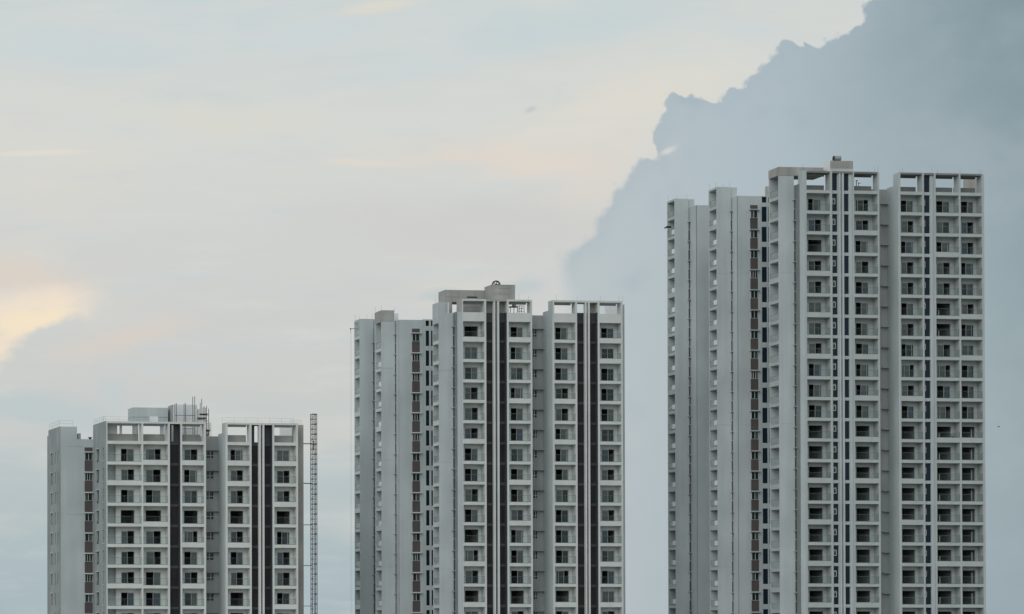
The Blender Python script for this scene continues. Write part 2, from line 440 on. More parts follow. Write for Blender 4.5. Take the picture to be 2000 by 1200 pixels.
# left side of the front block with its two columns of openings
sw = MB(); VA = 7.5
zb = lambda k: zr - STOREY * k
oa = [(zb(k) + 0.55, zb(k) + 2.5) for k in range(rows, 0, -1)]
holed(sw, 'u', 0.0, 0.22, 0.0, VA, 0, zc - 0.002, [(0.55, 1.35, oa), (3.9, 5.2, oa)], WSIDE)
sw.box(0.22, u(210), 0, 0.5, 0, zc - 0.004, TRIM)
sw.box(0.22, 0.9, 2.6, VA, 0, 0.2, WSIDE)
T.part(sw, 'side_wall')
for k in range(1, rows + 1):
    z = zb(k); low = T.out(z + 3)
    T.part(MB().box(0.24, 0.9, 3.6, 5.5, z - 0.02, z + 0.14, INNER).box(0.86, 0.9, 3.6, 5.5, z + 0.14, z + 2.9, INNER), 'side_niche', low=low)
    T.part(MB().box(0.05, 0.5, 4.3, 5.1, z + 0.56, z + 1.0, GALV).box(0.03, 0.05, 4.45, 4.95, z + 0.6, z + 0.96, BLACK), 'condenser_unit', low=low)
    T.part(MB().box(0.02, 0.06, 0.56, 1.34, z + 1.46, z + 1.5, RAILM), 'side_rail', low=low)
    T.part(MB().box(-0.10, 0.0, 0.45, 1.45, z + 0.47, z + 0.54, TRIM), 'side_sill', low=low)
    T.part(MB().box(-0.16, 0.0, 3.75, 5.35, z + 2.5, z + 2.58, TRIM), 'side_sill', low=low)
# crown side wall openings seen through the first bay
T.part(MB().box(0.23, u(229, 2.0), 1.95, 2.10, zr + 0.15, zc - 0.29, TRIM), 'crown_wall')
T.part(MB().box(u(234, 2.0), u(238, 2.0), 1.80, 2.12, zr + 1.62, zc - 0.51, TRIM), 'crown_post')
# set-back wing on the left
za1 = T.Z(833.4, u(115.5, VA), VA); za2 = T.Z(858, u(165, VA), VA)
ua1 = u(115.5, VA, 840); um = u(150.5, VA, 840)
T.part(MB().box(ua1 + 0.7, um, VA + 0.01, 15.0, 0, za1, WALL).box(ua1 + 0.24, ua1 + 0.7, VA + 0.01, VA + 0.3, 0, za1, WALL), 'wing_wall')
T.part(MB().box(um, 0.0, VA + 0.02, 17.5, 0, za2, WALL), 'wing_wall')
T.part(MB().box(u(153, VA + 2), u(158, VA + 2), VA + 2, VA + 4, za2, za2 + 1.0, WALL), 'roof_upstand')
sw = MB()
zk = [za1 - 3.6 - STOREY * k for k in range(0, 40) if za1 - 3.6 - STOREY * k > 2.5]
hs = [(z - 1.75, z) for z in reversed(zk)]
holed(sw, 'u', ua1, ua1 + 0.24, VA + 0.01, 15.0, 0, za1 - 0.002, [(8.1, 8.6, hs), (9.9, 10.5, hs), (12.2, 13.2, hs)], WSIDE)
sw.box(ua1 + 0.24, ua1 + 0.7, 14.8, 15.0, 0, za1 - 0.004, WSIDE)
T.part(sw, 'side_wall')
for z in zk:
    low = T.out(z)
    T.part(MB().box(ua1 - 0.12, ua1 + 0.2, 12.1, 13.3, z + 0.01, z + 0.09, TRIM), 'side_sill', low=low)
    T.part(MB().box(ua1 + 0.24, ua1 + 0.68, 8, 13.4, z - 1.95, z - 1.8, INNER), 'niche_floor', low=low)
    T.part(MB().box(ua1 + 0.1, ua1 + 0.5, 12.3, 12.9, z - 1.74, z - 1.25, GALV).box(ua1 + 0.08, ua1 + 0.1, 12.4, 12.8, z - 1.7, z - 1.3, BLACK), 'condenser_unit', low=low)
z0 = T.Z(852, u(92, 17), 17)
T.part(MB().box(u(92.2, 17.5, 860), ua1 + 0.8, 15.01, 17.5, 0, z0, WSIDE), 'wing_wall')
window_column(T, 165.2, 180.6, VA, 883.2)
# thin casting joint on the wing
for py in (872.5, 1005):
    zj = T.Z(py, u(140, VA), VA)
    T.part(MB().box(ua1 + 1.0, u(163, VA), VA - 0.004, VA + 0.01, zj, zj + 0.04, CORE), 'wall_joint')
# stair recess and right block side
zt = recess(T, 402.5, 3.5, 852.3, u(445.5), 879.4, (402, 432.6), (402.6, 417.2), rows, niche=True)
ur = u(441.2)
T.part(MB().box(ur - 0.15, ur - 0.003, 0.0, 3.5, 0, T.Z(846, ur, 1.0), WALL).box(ur - 0.15, ur - 0.003, 0.0, 1.5, T.Z(846, ur, 1.0), zc - 0.05, WALL), 'side_wall')
# right end
T.part(MB().box(u(582.3), u(593, 2.0), 2.0, 14.0, 0, zr, BUFF).box(u(582.3), u(593, 2.0), 2.0, 2.9, zr, T.Z(830, u(588), 2.0), BUFF), 'end_wall')
# rooftop rooms
def roofbox(T, pa, pb, v0, dep, pytop, zbase, m, name='roof_room', para=0.0):
    a, b = T.U(pa, v0, pytop), T.U(pb, v0, pytop); zt = T.Z(pytop, a, v0)
    mb = MB()
    if para:
        mb.box(a, b, v0, v0 + dep, zbase, zt - para, m)
        mb.box(a, b, v0, v0 + 0.15, zt - para, zt, m); mb.box(a, b, v0 + dep - 0.15, v0 + dep, zt - para, zt, m)
        mb.box(a, a + 0.15, v0 + 0.15, v0 + dep - 0.15, zt - para, zt, m); mb.box(b - 0.15, b, v0 + 0.15, v0 + dep - 0.15, zt - para, zt, m)
    else: mb.box(a, b, v0, v0 + dep, zbase, zt, m)
    T.part(mb, name)
    return a, b, zt
dk = zr + 0.14
a, b, zt = roofbox(T, 259.5, 328, 7.0, 3.0, 796.0, zc + 0.45, WALL, 'roof_tank')
T.part(MB().box(a - 0.02, b + 0.02, 6.97, 10.02, zc + 1.2, zc + 1.27, RAW).box(a + 0.6, u(271, 7.0), 7.2, 9.8, dk, zc + 0.45, RAW).box(b - 0.5, b - 0.1, 7.2, 9.8, dk, zc + 0.45, LIME), 'tank_support')
roofbox(T, 549, 574, 7.0, 0.8, 832, dk, LIME, 'roof_room')
lr = roofbox(T, 338.3, 385.5, 5.6, 3.0, 790.3, dk, LIME, 'lift_room')
T.part(MB().box(lr[0] - 0.04, lr[0] - 0.005, 5.62, 8.58, dk, lr[2] - 0.02, RAW), 'lift_room_side')
T.part(MB().box(u(294, 2.2, 815), u(309, 2.2, 815), 2.3, 2.8, zc, zc + 0.95, LIME), 'roof_kiosk')
roof_railing(T, [(ua1 + 0.1, 14.8, za1), (ua1 + 0.1, VA + 0.2, za1), (um - 0.6, VA + 0.2, za1)], 0.9)
roof_railing(T, [(0.1, VA - 0.2, zc), (0.1, 0.15, zc)], 0.75)
roof_railing(T, [(0.2, 1.9, zc), (u(328), 1.9, zc)], 0.8, 2.2)
roof_railing(T, [(ur, 1.9, zc), (u(581), 1.9, zc)], 0.85, 1.6)
roof_railing(T, [(u(583), 4.0, T.Z(830, u(588), 2.0)), (u(593, 3), 4.0, T.Z(830, u(588), 2.0))], 0.85, 0.3)
T.finish()
T1 = T

# things standing on or beside the shortest tower
def thing(name, label, cat, loc, rot=0.0, group=None):
    o = bpy.data.objects.new(name, None); COL.objects.link(o)
    o.location = loc; o.rotation_euler = (0, 0, rot); o['label'] = label; o['category'] = cat
    if group: o['group'] = group
    return o
def local(T, o, base, pt): return (pt[0] - base[0], pt[1] - base[1], pt[2] - base[2])
def place(T, name, label, cat, base, group=None):
    x, y = T.world(base[0], base[1])
    return thing(name, label, cat, (x, y, base[2]), T.th, group)

base = (u(375, 4.9, 820), 4.9, dk)
sc = place(T, 'scaffold', 'thin dark scaffold of upright poles around the whitewashed lift room on the shortest tower', 'scaffold', base)
def pole(px, pytop, v, z0=None, r=0.048, lean=0.0):
    uu, zt = T.P(px, pytop, v); z0 = dk if z0 is None else z0
    MB().bar(local(T, sc, base, (uu - lean, v, z0)), local(T, sc, base, (uu, v, zt)), r, STEEL).build('pole', sc)
def ledger(pa, pb, py, v, r=0.04, vb=None):
    a, z = T.P(pa, py, v); b, z2 = T.P(pb, py, vb or v)
    MB().bar(local(T, sc, base, (a, v, z)), local(T, sc, base, (b, vb or v, z)), r, STEEL).build('ledger', sc)
for px, py in ((341.5, 789), (344.5, 787.5), (359.5, 789), (362.2, 787.5), (376.3, 775.5), (380.3, 774.5)): pole(px, py, 4.9, lean=-0.05 if px == 376.3 else 0)
for px, py, v in ((386.3, 800, 5.2), (388.6, 799, 5.6), (391, 787, 6.4), (393.9, 779.5, 5.2), (396.6, 796, 5.8), (398.8, 794, 6.6), (401.5, 797, 5.2), (403.4, 793, 6.0), (407.6, 798.5, 5.4)):
    pole(px, py, v)
for a, b, py, v in ((341, 381, 811.3, 4.85), (341, 381, 837.5, 4.85), (391, 408, 808.5, 5.3), (391, 408, 811, 6.3), (385.5, 404, 816, 5.2), (385.5, 404, 818.3, 6.2), (400, 408, 822.3, 5.3), (385.5, 400, 820, 5.6)):
    ledger(a, b, py, v, 0.045)
for a, b, py in ((391, 406, 809.6), (386, 403, 817.3)):
    x0, z = T.P(a, py, 5.3); x1, _ = T.P(b, py, 5.3)
    MB().box(x0 - base[0], x1 - base[0], 0.45, 1.3, z - base[2], z - base[2] + 0.05, TIMBER).build('walk_board', sc)

base = (u(407, 3.9, 840), 3.9, zt if False else T.Z(852.3, u(402.5), 3.5))
cg = place(T, 'ladder_cage', 'small dark access cage just right of the scaffold on the shortest tower', 'ladder cage', base)
for px in (402.8, 405.5, 408.8, 412):
    uu, zt_ = T.P(px, 826, 4.0)
    MB().bar((uu - base[0], 0.1, 0), (uu - base[0], 0.1, zt_ - base[2]), 0.028, STEEL).build('post', cg)
for py in (826.5, 830.5, 834.5, 838.5):
    a, z = T.P(402.8 if py < 828 else 407.5, py, 4.0); b, _ = T.P(412, py, 4.0)
    MB().bar((a - base[0], 0.1, z - base[2]), (b - base[0], 0.1, z - base[2]), 0.022, STEEL).build('rung', cg)
tk = MB()
for i in range(26):
    x = random.uniform(-0.35, 0.12); y = random.uniform(-0.1, 0.4); z = random.uniform(0.02, 0.85)
    tk.bar((x, y, z), (x + random.uniform(-.3, .3), y + random.uniform(-.2, .2), z + random.uniform(-.02, .35)), 0.035, BLACK, 5)
tk.box(-0.4, 0.3, 0.0, 0.4, 0.86, 1.0, BLACK)
tk.build('tangled_clamps', cg)

def small_box(T, name, label, cat, px, py, w, d, h, v, zb_, m, group=None):
    base = (T.U(px, v, py), v, zb_)
    o = place(T, name, label, cat, base, group)
    return o
o = small_box(T, 'roof_vent', 'small black flat-capped roof vent on the low left wing of the shortest tower', 'roof vent', 176, 855, .4, .4, .5, VA + 1.5, za2, BLACK)
MB().box(-0.16, 0.16, -0.16, 0.16, 0, 0.32, BLACK).build('stem', o)
MB().box(-0.30, 0.30, -0.30, 0.30, 0.32, 0.39, BLACK).build('cap', o)

# lattice hoist mast
base = (u(613, 6.0, 1000), 6.0, 0.0)
hm = place(T, 'hoist_mast', 'tall dark lattice hoist mast standing free beside the right end of the shortest tower', 'hoist mast', base)
ztop = T.Z(809, base[0], 6.0); w = 0.36
for sx in (-1, 1):
    for sy in (-1, 1):
        MB().bar((sx * w, sy * w, 0), (sx * w, sy * w, ztop), 0.055, STEEL).build('upright', hm)
MB().box(-0.10, -0.04, -w - 0.03, -w + 0.05, 0, ztop - 0.1, STEEL).build('rack', hm)
nz = int(ztop / 0.745); vis = CZ + 3.0
lowm = MB(); lows = MB()
for i in range(nz + 1):
    z = ztop - 0.03 - i * 0.745; r = 0.05 if i % 2 == 0 else 0.026
    if z < vis: tgt = lowm
    else: tgt = MB()
    for a, b in (((-w, -w), (w, -w)), ((-w, w), (w, w)), ((-w, -w), (-w, w)), ((w, -w), (w, w))):
        tgt.bar((a[0], a[1], z), (b[0], b[1], z), r, STEEL, 5)
    if z >= vis: tgt.build('rung_frame', hm)
    dz = 0.745; a = (-w, -w, z) if i % 2 else (w, -w, z)
    tg = lows if z < vis else MB()
    tg.bar(a, (-a[0], -w, z - dz), 0.016, STEEL, 4); tg.bar((a[0], w, z), (-a[0], w, z - dz), 0.016, STEEL, 4)
    if z >= vis: tg.build('diagonal_brace', hm)
lowm.build('lower_rung_frames', hm, kind='stuff'); lows.build('lower_braces', hm, kind='stuff')
for py, dyy in ((867, -0.12), (945, 0.0), (1025.5, -0.08), (1105, -0.05), (1184, -0.04)):
    z = T.Z(py, base[0], 6.0)
    ux = u(593, 2.0) + 0.02 - base[0]
    MB().bar((ux, -1.5, z + dyy), (-w, -w, z), 0.045, STEEL, 5).bar((ux, -0.5, z + dyy), (-w, w, z), 0.035, STEEL, 5).bar((ux, -1.5, z + dyy), (ux + 0.55, -1.2, z + dyy + 0.03), 0.085, STEEL, 5).build('wall_tie', hm)
MB().box(-0.22, -0.08, -w - 0.12, -w - 0.03, T.Z(880, base[0], 6), T.Z(862, base[0], 6), BLACK).build('cable_guide', hm)

# =================================================================== MIDDLE TOWER
TRIM, INNER = TONES['darker']
T = Tower('apartment_tower', 'middle apartment tower, with raw concrete rooms and a spoked wheel on its roof', GRP, 6.0, 904.5, 900.0, 400.6)
u = T.U
zr = T.Z(630.0, T.U(1100), 0); zc = T.Z(586.4, T.U(1081), 0)
rows = int((zr - 0.2) / STOREY); zb = lambda k: zr - STOREY * k
zpar = T.Z(612.5, T.U(1100), 0)
cols = [(905.2, 946.6, 907.5, 934, 'OGGRRRLLRLONROG', {1, 6, 12, 14}), (994.6, 1037, 997.5, 1022.5, 'LMGMLLGLLGMLLOR', {1, 4, 8, 10}),
        (1083.4, 1124.6, 1085, 1110.5, 'MLLRRMMLGLLLNOL', {4, 6, 8, 14}), (1172, 1213.8, 1174.5, 1200, 'LGLLLGRRGRRGLGR', {1, 2, 8, 10, 12, 14})]
for i, (a, b, da, db, dr, w) in enumerate(cols):
    loggia(T, a, b, da, db, dr, w, zr, rows)
    crown_bay(T, u(a), u(b), zr, zc, flush=zpar)
for a, b in ((946.6, 950.4), (990.8, 994.6), (1037, 1040.2), (1081, 1083.4), (1124.6, 1128), (1168.4, 1172), (1213.8, 1217)):
    pilaster(T, a, b, zc - (0.03 if a in (1037, 1213.8) else 0))
for a, b, f1, f2 in ((950.4, 990.8, (964.6, 968), (972, 975.6)), (1128, 1168.4, (1143.3, 1146.2), (1149.4, 1152.6))):
    zs = T.Z(610, u(a), 0)
    dark_strip(T, a, b, zr, zs, rows)
    fin(T, *f1, zc - 0.31); fin(T, *f2, zc - 0.31)
    T.part(MB().box(u(a), u(b), 0, 2.05, zc - 0.3, zc - 0.01, RAW if a < 1000 else TRIM), 'canopy')
    if a < 1000: T.part(MB().box(u(a), u(b), 1.2, 1.4, zs, zc - 0.3, RAW), 'crown_wall')
    else:
        T.part(MB().box(u(1150, 1.2), u(b), 1.2, 1.4, zs, zc - 0.3, RAW), 'crown_wall')
T.part(MB().box(u(905.2), u(1040.2), D + 4.65, 15, 0, zr + 0.14, WALL), 'core_wall')
T.part(MB().box(u(1083.4), u(1217), D + 4.65, 15, 0, zr + 0.14, WALL), 'core_wall')
T.part(MB().box(u(1217), u(1220.6, 1.0), 1.0, 14.0, 0, zr, WALL).box(u(1217), u(1220.6, 1.0), 1.0, 1.8, zr, T.Z(595, u(1217), 1.0), WALL), 'end_wall')
recess(T, 1040.2, 3.8, 616, u(1083), 642.5, (1040, 1065), (1040.4, 1048.8), rows, niche=True)
ur = u(1081)
T.part(MB().box(ur - 0.15, ur - 0.003, 0.0, 3.8, 0, T.Z(606, ur, 1.0), WALL).box(ur - 0.15, ur - 0.003, 0, 1.6, T.Z(606, ur, 1.0), zc - 0.03, WALL), 'side_wall')
# left modules: nearest first.  C
vC = 1.35; zW = T.Z(611.5, u(870, vC), vC)
oblique(T, 888.6, 893.9, vC, 0.08, T.Z(609.5, u(897), 1.0))
T.part(MB().box(u(893.9, 0.08), u(904.0), 0.08, vC + 1.9, 0, T.Z(609.5, u(903), 0.1), SIDE), 'corner_wall')
pilaster(T, 904.0, 905.2, zc - 0.002)
uC = u(857.3, vC, 620)
T.part(MB().box(uC, u(884.8, vC, 700), vC, vC + 0.2, 0, zW, SIDE).box(uC + 1.6, u(905), vC + 0.22, 6, 0, zW, SIDE), 'wing_wall')
slit_column(T, 883.5, 889.0, vC + 0.15, 638.4)
zcr = T.Z(590.2, uC, vC)
side_balconies(T, uC, vC, vC + 3.0, T.Z(673, uC, vC + 1.5), zcr, False)
T.part(MB().box(uC + 0.001, uC + 1.39, vC + 0.2, vC + 2.78, T.Z(633, uC, vC + 1.5), zcr - 0.002, SIDE), 'crown_block')
T.part(MB().box(uC + 0.001, uC + 1.0, vC, vC + 0.19, zW + 0.002, zcr - 0.003, SIDE), 'crown_block')
T.part(MB().box(uC + 4.6, u(905), 6.0, 14, 0, zW - 0.3, WALL), 'core_wall')
# raw concrete crown over C
v0 = 4.6; zt = T.Z(566.4, u(869, v0), v0); zl = T.Z(590, u(869, v0), v0)
rb = MB(); a0 = u(869, v0, 580); rb.box(a0, u(883, v0, 590), v0, v0 + 3, zW - 0.3, zl, RAW).box(u(893.5, v0, 590), u(949, v0, 590), v0, v0 + 0.4, zW - 0.3, zl, RAW).box(u(912, v0, 590), u(949, v0, 590), v0 + 0.4, v0 + 3, zW - 0.3, zl, RAW).box(a0, u(949, v0, 590), v0, v0 + 3, zl, zt, RAW)
T.part(rb, 'raw_roof_room')
T.part(MB().box(u(912, v0, 580), u(932, v0, 580), v0 - 0.02, v0 - 0.004, zt - 1.15, zt - 0.95, BLACK), 'roof_slot')
T.part(MB().box(u(903, v0, 580), u(946, v0, 580), v0 - 0.35, v0 - 0.004, zt - 1.75, zt - 1.4, RAW), 'raw_ledge')
T.part(MB().box(u(895), u(903.9), 0.3, 0.6, T.Z(611, u(900), 0.3), zc - 0.02, RAW), 'crown_post')
for (pa, ya, pb, yb_, vv) in ((870, 579.5, 896, 578.5, v0), (896, 570, 896.5, 590, v0), (926, 568, 926.4, 582, v0), (908, 600, 944, 599.6, v0), (882.4, 582, 882.8, 611, v0), (962, 574.5, 993, 574.8, 1.5), (993.3, 559, 993.8, 584, 1.5), (977, 563, 993, 563.3, 1.5), (977, 563, 977.4, 574.5, 1.5)):
    x0, x1 = u(pa, vv, ya), u(pb, vv, yb_); z1, z0_ = T.Z(ya, x0, vv), T.Z(yb_, x1, vv)
    if abs(x1 - x0) > abs(z1 - z0_): z0_ = z1 - 0.05
    else: x1 = x0 + 0.05
    T.part(MB().box(x0, x1, vv - 0.012, vv - 0.002, min(z0_, z1), max(z0_, z1), CROWN), 'formwork_joint')
# lift head with wheel
a, b, zlh = roofbox(T, 960.5, 1006, 1.5, 3.2, 557, zc + 0.004, BUFF, 'lift_head', para=0.55)
T.part(MB().box(a - 0.02, b + 0.03, 1.47, 4.73, zlh, zlh + 0.06, RAW).box(u(966, 1.5, 570), u(994, 1.5, 570), 1.475, 1.498, zlh - 1.1, zlh - 0.6, RAW), 'lift_head_trim')
roofbox(T, 1185, 1210, 7.0, 0.8, 597, zr + 0.14, LIME, 'roof_room')
# B module
vB = 10.8; vM = 9.5
uB = u(744.8, vB, 650)
zB = T.Z(606.2, uB, vB); zBw = T.Z(629, uB, vB); zM = T.Z(625, u(800, vM), vM)
T.part(MB().box(uB, u(771.5, vB, 700), vB, vB + 0.2, 0, zBw, SIDE).box(uB + 1.6, u(800, vB), vB + 0.22, vB + 6, 0, zBw, SIDE), 'wing_wall')
T.part(MB().box(uB + 0.002, u(770, vB, 615), vB + 0.02, vB + 3.4, zBw, zB, RAW), 'raw_roof_room')
T.part(MB().box(u(769, vB + 3.6, 615), u(778, vB + 3.6, 615), vB + 3.6, vB + 6, zBw - 2, zB, LIME), 'roof_room')
slit_column(T, 770.5, 776.0, vB + 0.15, 654.0, panels=True)
oblique(T, 774.6, 779.2, vB, vM, zM)
side_balconies(T, uB, vB, vB + 3.0, T.Z(688, uB, vB + 1.5), zBw - 0.01, True)
ua_, ub_ = u(779.2, vM, 700), u(826.5, vM, 700)
T.part(MB().box(ua_, ub_, vM, vM + 8, 0, zM, WALL), 'wing_wall')
window_column(T, 804.6, 819.6, vM, 651.0, over=2.6)
def tall_windows(T, edges, v, z_top_py, z_bot_py, pyframe, um, u_end, zhole, hole):
    """white frame with tall stair windows, an open frame at the top"""
    w0 = T.Z(z_top_py, um, v); w1 = T.Z(z_bot_py, um, v); h = w0 - w1
    zt = T.Z(pyframe, um, v)
    holes = []
    z = w0
    while z > 3.2: holes.append((z - h, z)); z -= STOREY
    ht = (T.Z(zhole[1], um, v), T.Z(zhole[0], um, v))
    cols = []
    for a, b in edges: cols.append((T.U(a, v, 700), T.U(b, v, 700), holes[::-1] + [ht]))
    cols[0] = (cols[0][0], cols[0][1], holes[::-1] + [ht])
    w = MB(); holed(w, 'v', v + 0.02, v + 0.22, um, u_end, 0, zt, cols, WALL)
    w.box(um, u_end, v + 0.9, v + 1.0, 0, ht[0] - 0.05, ROOM)
    w.box(T.U(hole, v, 630), u_end, v + 0.9, v + 1.0, ht[0] - 0.05, zt, DBAND)
    w.box(um, u_end, v + 0.22, v + 1.0, zt - 0.1, zt - 0.002, WALL)
    T.part(w, 'stair_wall')
    for (za, zb_) in holes:
        low = T.out(zb_)
        for a, b in edges:
            x0, x1 = T.U(a, v, 700), T.U(b, v, 700)
            f = MB(); f.box(x0, x0 + 0.05, v + 0.10, v + 0.15, za, zb_, FRAME).box(x0 + 0.05, x1, v + 0.10, v + 0.15, za, za + 0.05, FRAME)
            o = T.part(f, 'tall_window', low=low)
            g = MB(); g.box(x0 + 0.05, x1, v + 0.12, v + 0.135, za + 0.05, zb_, NAVY)
            T.part(g, 'pane', o, low=low)
tall_windows(T, [(831.6, 838.4), (842, 846.0)], vM, 646, 676.5, 624, ub_, u(858, vM), (626.5, 637), 834.5)
# A module
vA = 23.5; vMA = 20.5
uA = u(702.8, vA, 650); zA = T.Z(623, uA, vA)
T.part(MB().box(uA, u(729, vA, 700), vA, vA + 0.2, 0, zA, SIDE).box(uA + 1.6, u(750, vA), vA + 0.22, vA + 6, 0, zA - 0.01, SIDE), 'wing_wall')
slit_column(T, 728.3, 733.0, vA + 0.15, 670, panels=True)
T.part(MB().box(u(732.3, vA - 0.8, 700), u(746, vA - 0.8, 700), vA - 0.8, vA - 0.6, 0, zA - 1.2, WALL), 'wing_wall')
side_balconies(T, uA, vA, vA + 3.0, T.Z(663.5, uA, vA + 1.5), zA - 0.005, False)
T.part(MB().box(uA + 0.001, uA + 0.1, vA + 0.2, vA + 2.78, zA - 0.4, zA - 0.006, SIDE), 'crown_block')
rods(T, [(694, 628), (702, 628), (717, 628), (727, 628)], vA + 2, zA, 0.9)
rods(T, [(733, 600), (745, 600), (770, 600)], vB + 2, zB, 0.9)
rods(T, [(850, 590)], vC + 2, zcr, 0.8)
rods(T, [(1014, 580), (1032, 580), (1087, 580), (1127, 580), (1172, 580), (1209, 580), (1216, 580)], 1.8, zc, 1.1)
for py in (719, 720.5, 899.5, 1108):
    for a, b, v in ((745, 768, vB), (858, 882, vC)):
        zj = T.Z(py + (4 if v < 5 else 0), u(a, v), v)
        T.part(MB().box(u(a, v), u(b, v), v - 0.006, v - 0.001, zj, zj + 0.035, CORE), 'wall_joint')
T.finish()

# wheel on the lift head
zroof = zlh - 0.55
base = (u(969, 2.9, 555), 2.9, zroof)
wh = place(T, 'spoked_wheel', 'dark round spoked wheel standing on the lift room of the middle tower', 'wheel', base)
tire = MB(); cz_ = 0.76
n = 28
for i in range(n):
    t0, t1 = 2 * math.pi * i / n, 2 * math.pi * (i + 1) / n
    tire.bar((0.56 * math.cos(t0), 0, cz_ + 0.56 * math.sin(t0)), (0.56 * math.cos(t1), 0, cz_ + 0.56 * math.sin(t1)), 0.125, STEEL, 6)
tire.build('rim', wh)
for i in range(6):
    t = math.pi * i / 3 + 0.26
    MB().bar((0, 0, cz_), (0.52 * math.cos(t), 0, cz_ + 0.52 * math.sin(t)), 0.062, BLACK, 5).build('spoke', wh)
MB().bar((0, -0.12, cz_), (0, 0.12, cz_), 0.17, BLACK, 10).build('hub', wh)
MB().box(-0.35, 0.35, 0.12, 0.2, 0, 0.08, STEEL).bar((-0.3, 0.15, 0.05), (0, 0.14, cz_), 0.03, STEEL).bar((0.3, 0.15, 0.05), (0, 0.14, cz_), 0.03, STEEL).build('stand', wh)

# cage frame behind the crown of the middle tower
base = (u(1012, 3.5, 606), 3.5, zr + 0.14)
cg = place(T, 'metal_cage', 'small dark metal cage frame behind the open crown of the middle tower', 'cage', base)
zz = lambda py: T.Z(py, base[0], 3.5) - base[2]
for px in (1011, 1014.5, 1018.5, 1023.8):
    x = u(px, 3.5, 600) - base[0]
    MB().bar((x, 0, 0), (x, 0, zz(597)), 0.035, STEEL, 5).build('post', cg)
for py in (597.5, 603, 608.5):
    MB().bar((u(1011, 3.5, 600) - base[0], 0, zz(py)), (u(1023.8, 3.5, 600) - base[0], 0, zz(py)), 0.03, STEEL, 5).build('rail', cg)
for a, b in ((1012, 1016), (1017, 1022)):
    MB().bar((u(a, 3.5, 600) - base[0], 0, zz(608)), (u(b, 3.5, 600) - base[0], 0, zz(598)), 0.025, STEEL, 5).build('brace', cg)
base = (u(1003, 4.5, 606), 4.5, zr + 0.14)
tkn = place(T, 'roof_tank', 'grey roof tank on dark legs beside the metal cage on the middle tower', 'tank', base)
MB().box(-0.55, 0.75, 0, 0.9, zz(598.5), zz(598.5) + 0.12, STEEL).build('platform', tkn)
mb = MB()
for i in range(12): pass
mb.bar((0.25, 0.45, zz(598.5) + 0.12), (0.25, 0.45, zz(598.5) + 0.75), 0.32, RAW, 14).build('drum', tkn)
for x in (-0.45, 0.1, 0.65):
    MB().bar((x, 0.1, 0), (x, 0.1, zz(598.5)), 0.05, STEEL, 5).build('leg', tkn)

# outrigger with hanging rope at the left edge of the middle tower
def outrigger(T, label, px_tip, px_in, py, v, rope_to, cap):
    tip, z = T.P(px_tip, py, v); inn, _ = T.P(px_in, py, v)
    base = (inn, v, z); o = place(T, 'rope_outrigger', label, 'outrigger', base)
    MB().bar((0, 0, 0), (tip - inn, 0, 0.02), 0.045, STEEL, 6).build('beam', o)
    MB().bar((tip - inn, 0, -0.18), (tip - inn, 0, 0.12), 0.07, BLACK, 8).build('pulley', o)
    if cap: MB().box(tip - inn + 0.25, tip - inn + 0.95, -0.2, 0.2, 0.04, 0.26, BLACK).bar((tip - inn, 0, 0), (tip - inn + 0.4, 0, 0.03), 0.08, BLACK, 6).build('counterweight', o)
    if rope_to is not None:
        MB().bar((tip - inn, 0, -z + rope_to), (tip - inn, 0, -0.15), 0.010, GALV, 4).build('rope', o)
        MB().bar((tip - inn + 0.15, 0, -z + rope_to), (tip - inn + 0.12, 0, -0.1), 0.008, GALV, 4).build('rope', o)
        MB().bar((tip - inn, 0, -0.58), (tip - inn, 0, -0.46), 0.05, STEEL, 6).build('hook', o)
    return o
outrigger(T, 'thin outrigger beam with a hanging rope sticking out left of the middle tower', 684.6, 699, 642.5, vA + 1.2, 0.3, False)

# =================================================================== RIGHT, TALLEST TOWER
TRIM, INNER = TONES['darkest']
T = Tower('apartment_tower', 'tallest apartment tower, in front of the blue grey cloud, with a drum on its roof', GRP, 6.0, 1576.0, 800.0, 394.4)
u = T.U
zr = T.Z(379.0, T.U(1690), 0); zc = T.Z(337.0, T.U(1760), 0)
rows = int((zr - 0.2) / STOREY); zb = lambda k: zr - STOREY * k
cols = [(1577, 1622.8, 1579.5, 1606, 'MRORRGGRMML', {4, 6, 8, 14, 16, 18, 20}, None), (1670, 1716, 1672, 1698, 'NRMRLMMLMML', {2, 8, 10, 12, 14, 20}, None),
        (1760.6, 1803, 1760.8, 1786, 'LRMRRLRMNRL', {10, 14, 16}, None), (1829.6, 1874.8, 1830, 1857, 'LGMRROORNLN', {3, 12, 18}, (6, 1834.2, 1.35)),
        (1878, 1919.6, 1878.5, 1903.5, 'LRRMGRMGLLL', {6, 8, 12, 18}, (12, 1897, 2.0))]
for a, b, da, db, dr, w, lf in cols:
    loggia(T, a, b, da, db, dr, w, zr, rows, leaf=lf)
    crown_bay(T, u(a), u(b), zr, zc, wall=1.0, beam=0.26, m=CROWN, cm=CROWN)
for a, b in ((1574.6, 1577), (1622.8, 1627), (1667.4, 1670), (1716, 1719.2), (1758, 1760.6), (1803, 1806.6), (1826, 1829.6), (1874.8, 1878), (1919.6, 1924)):
    pilaster(T, a, b, zc - (0.03 if a in (1716, 1919.6) else 0.0))
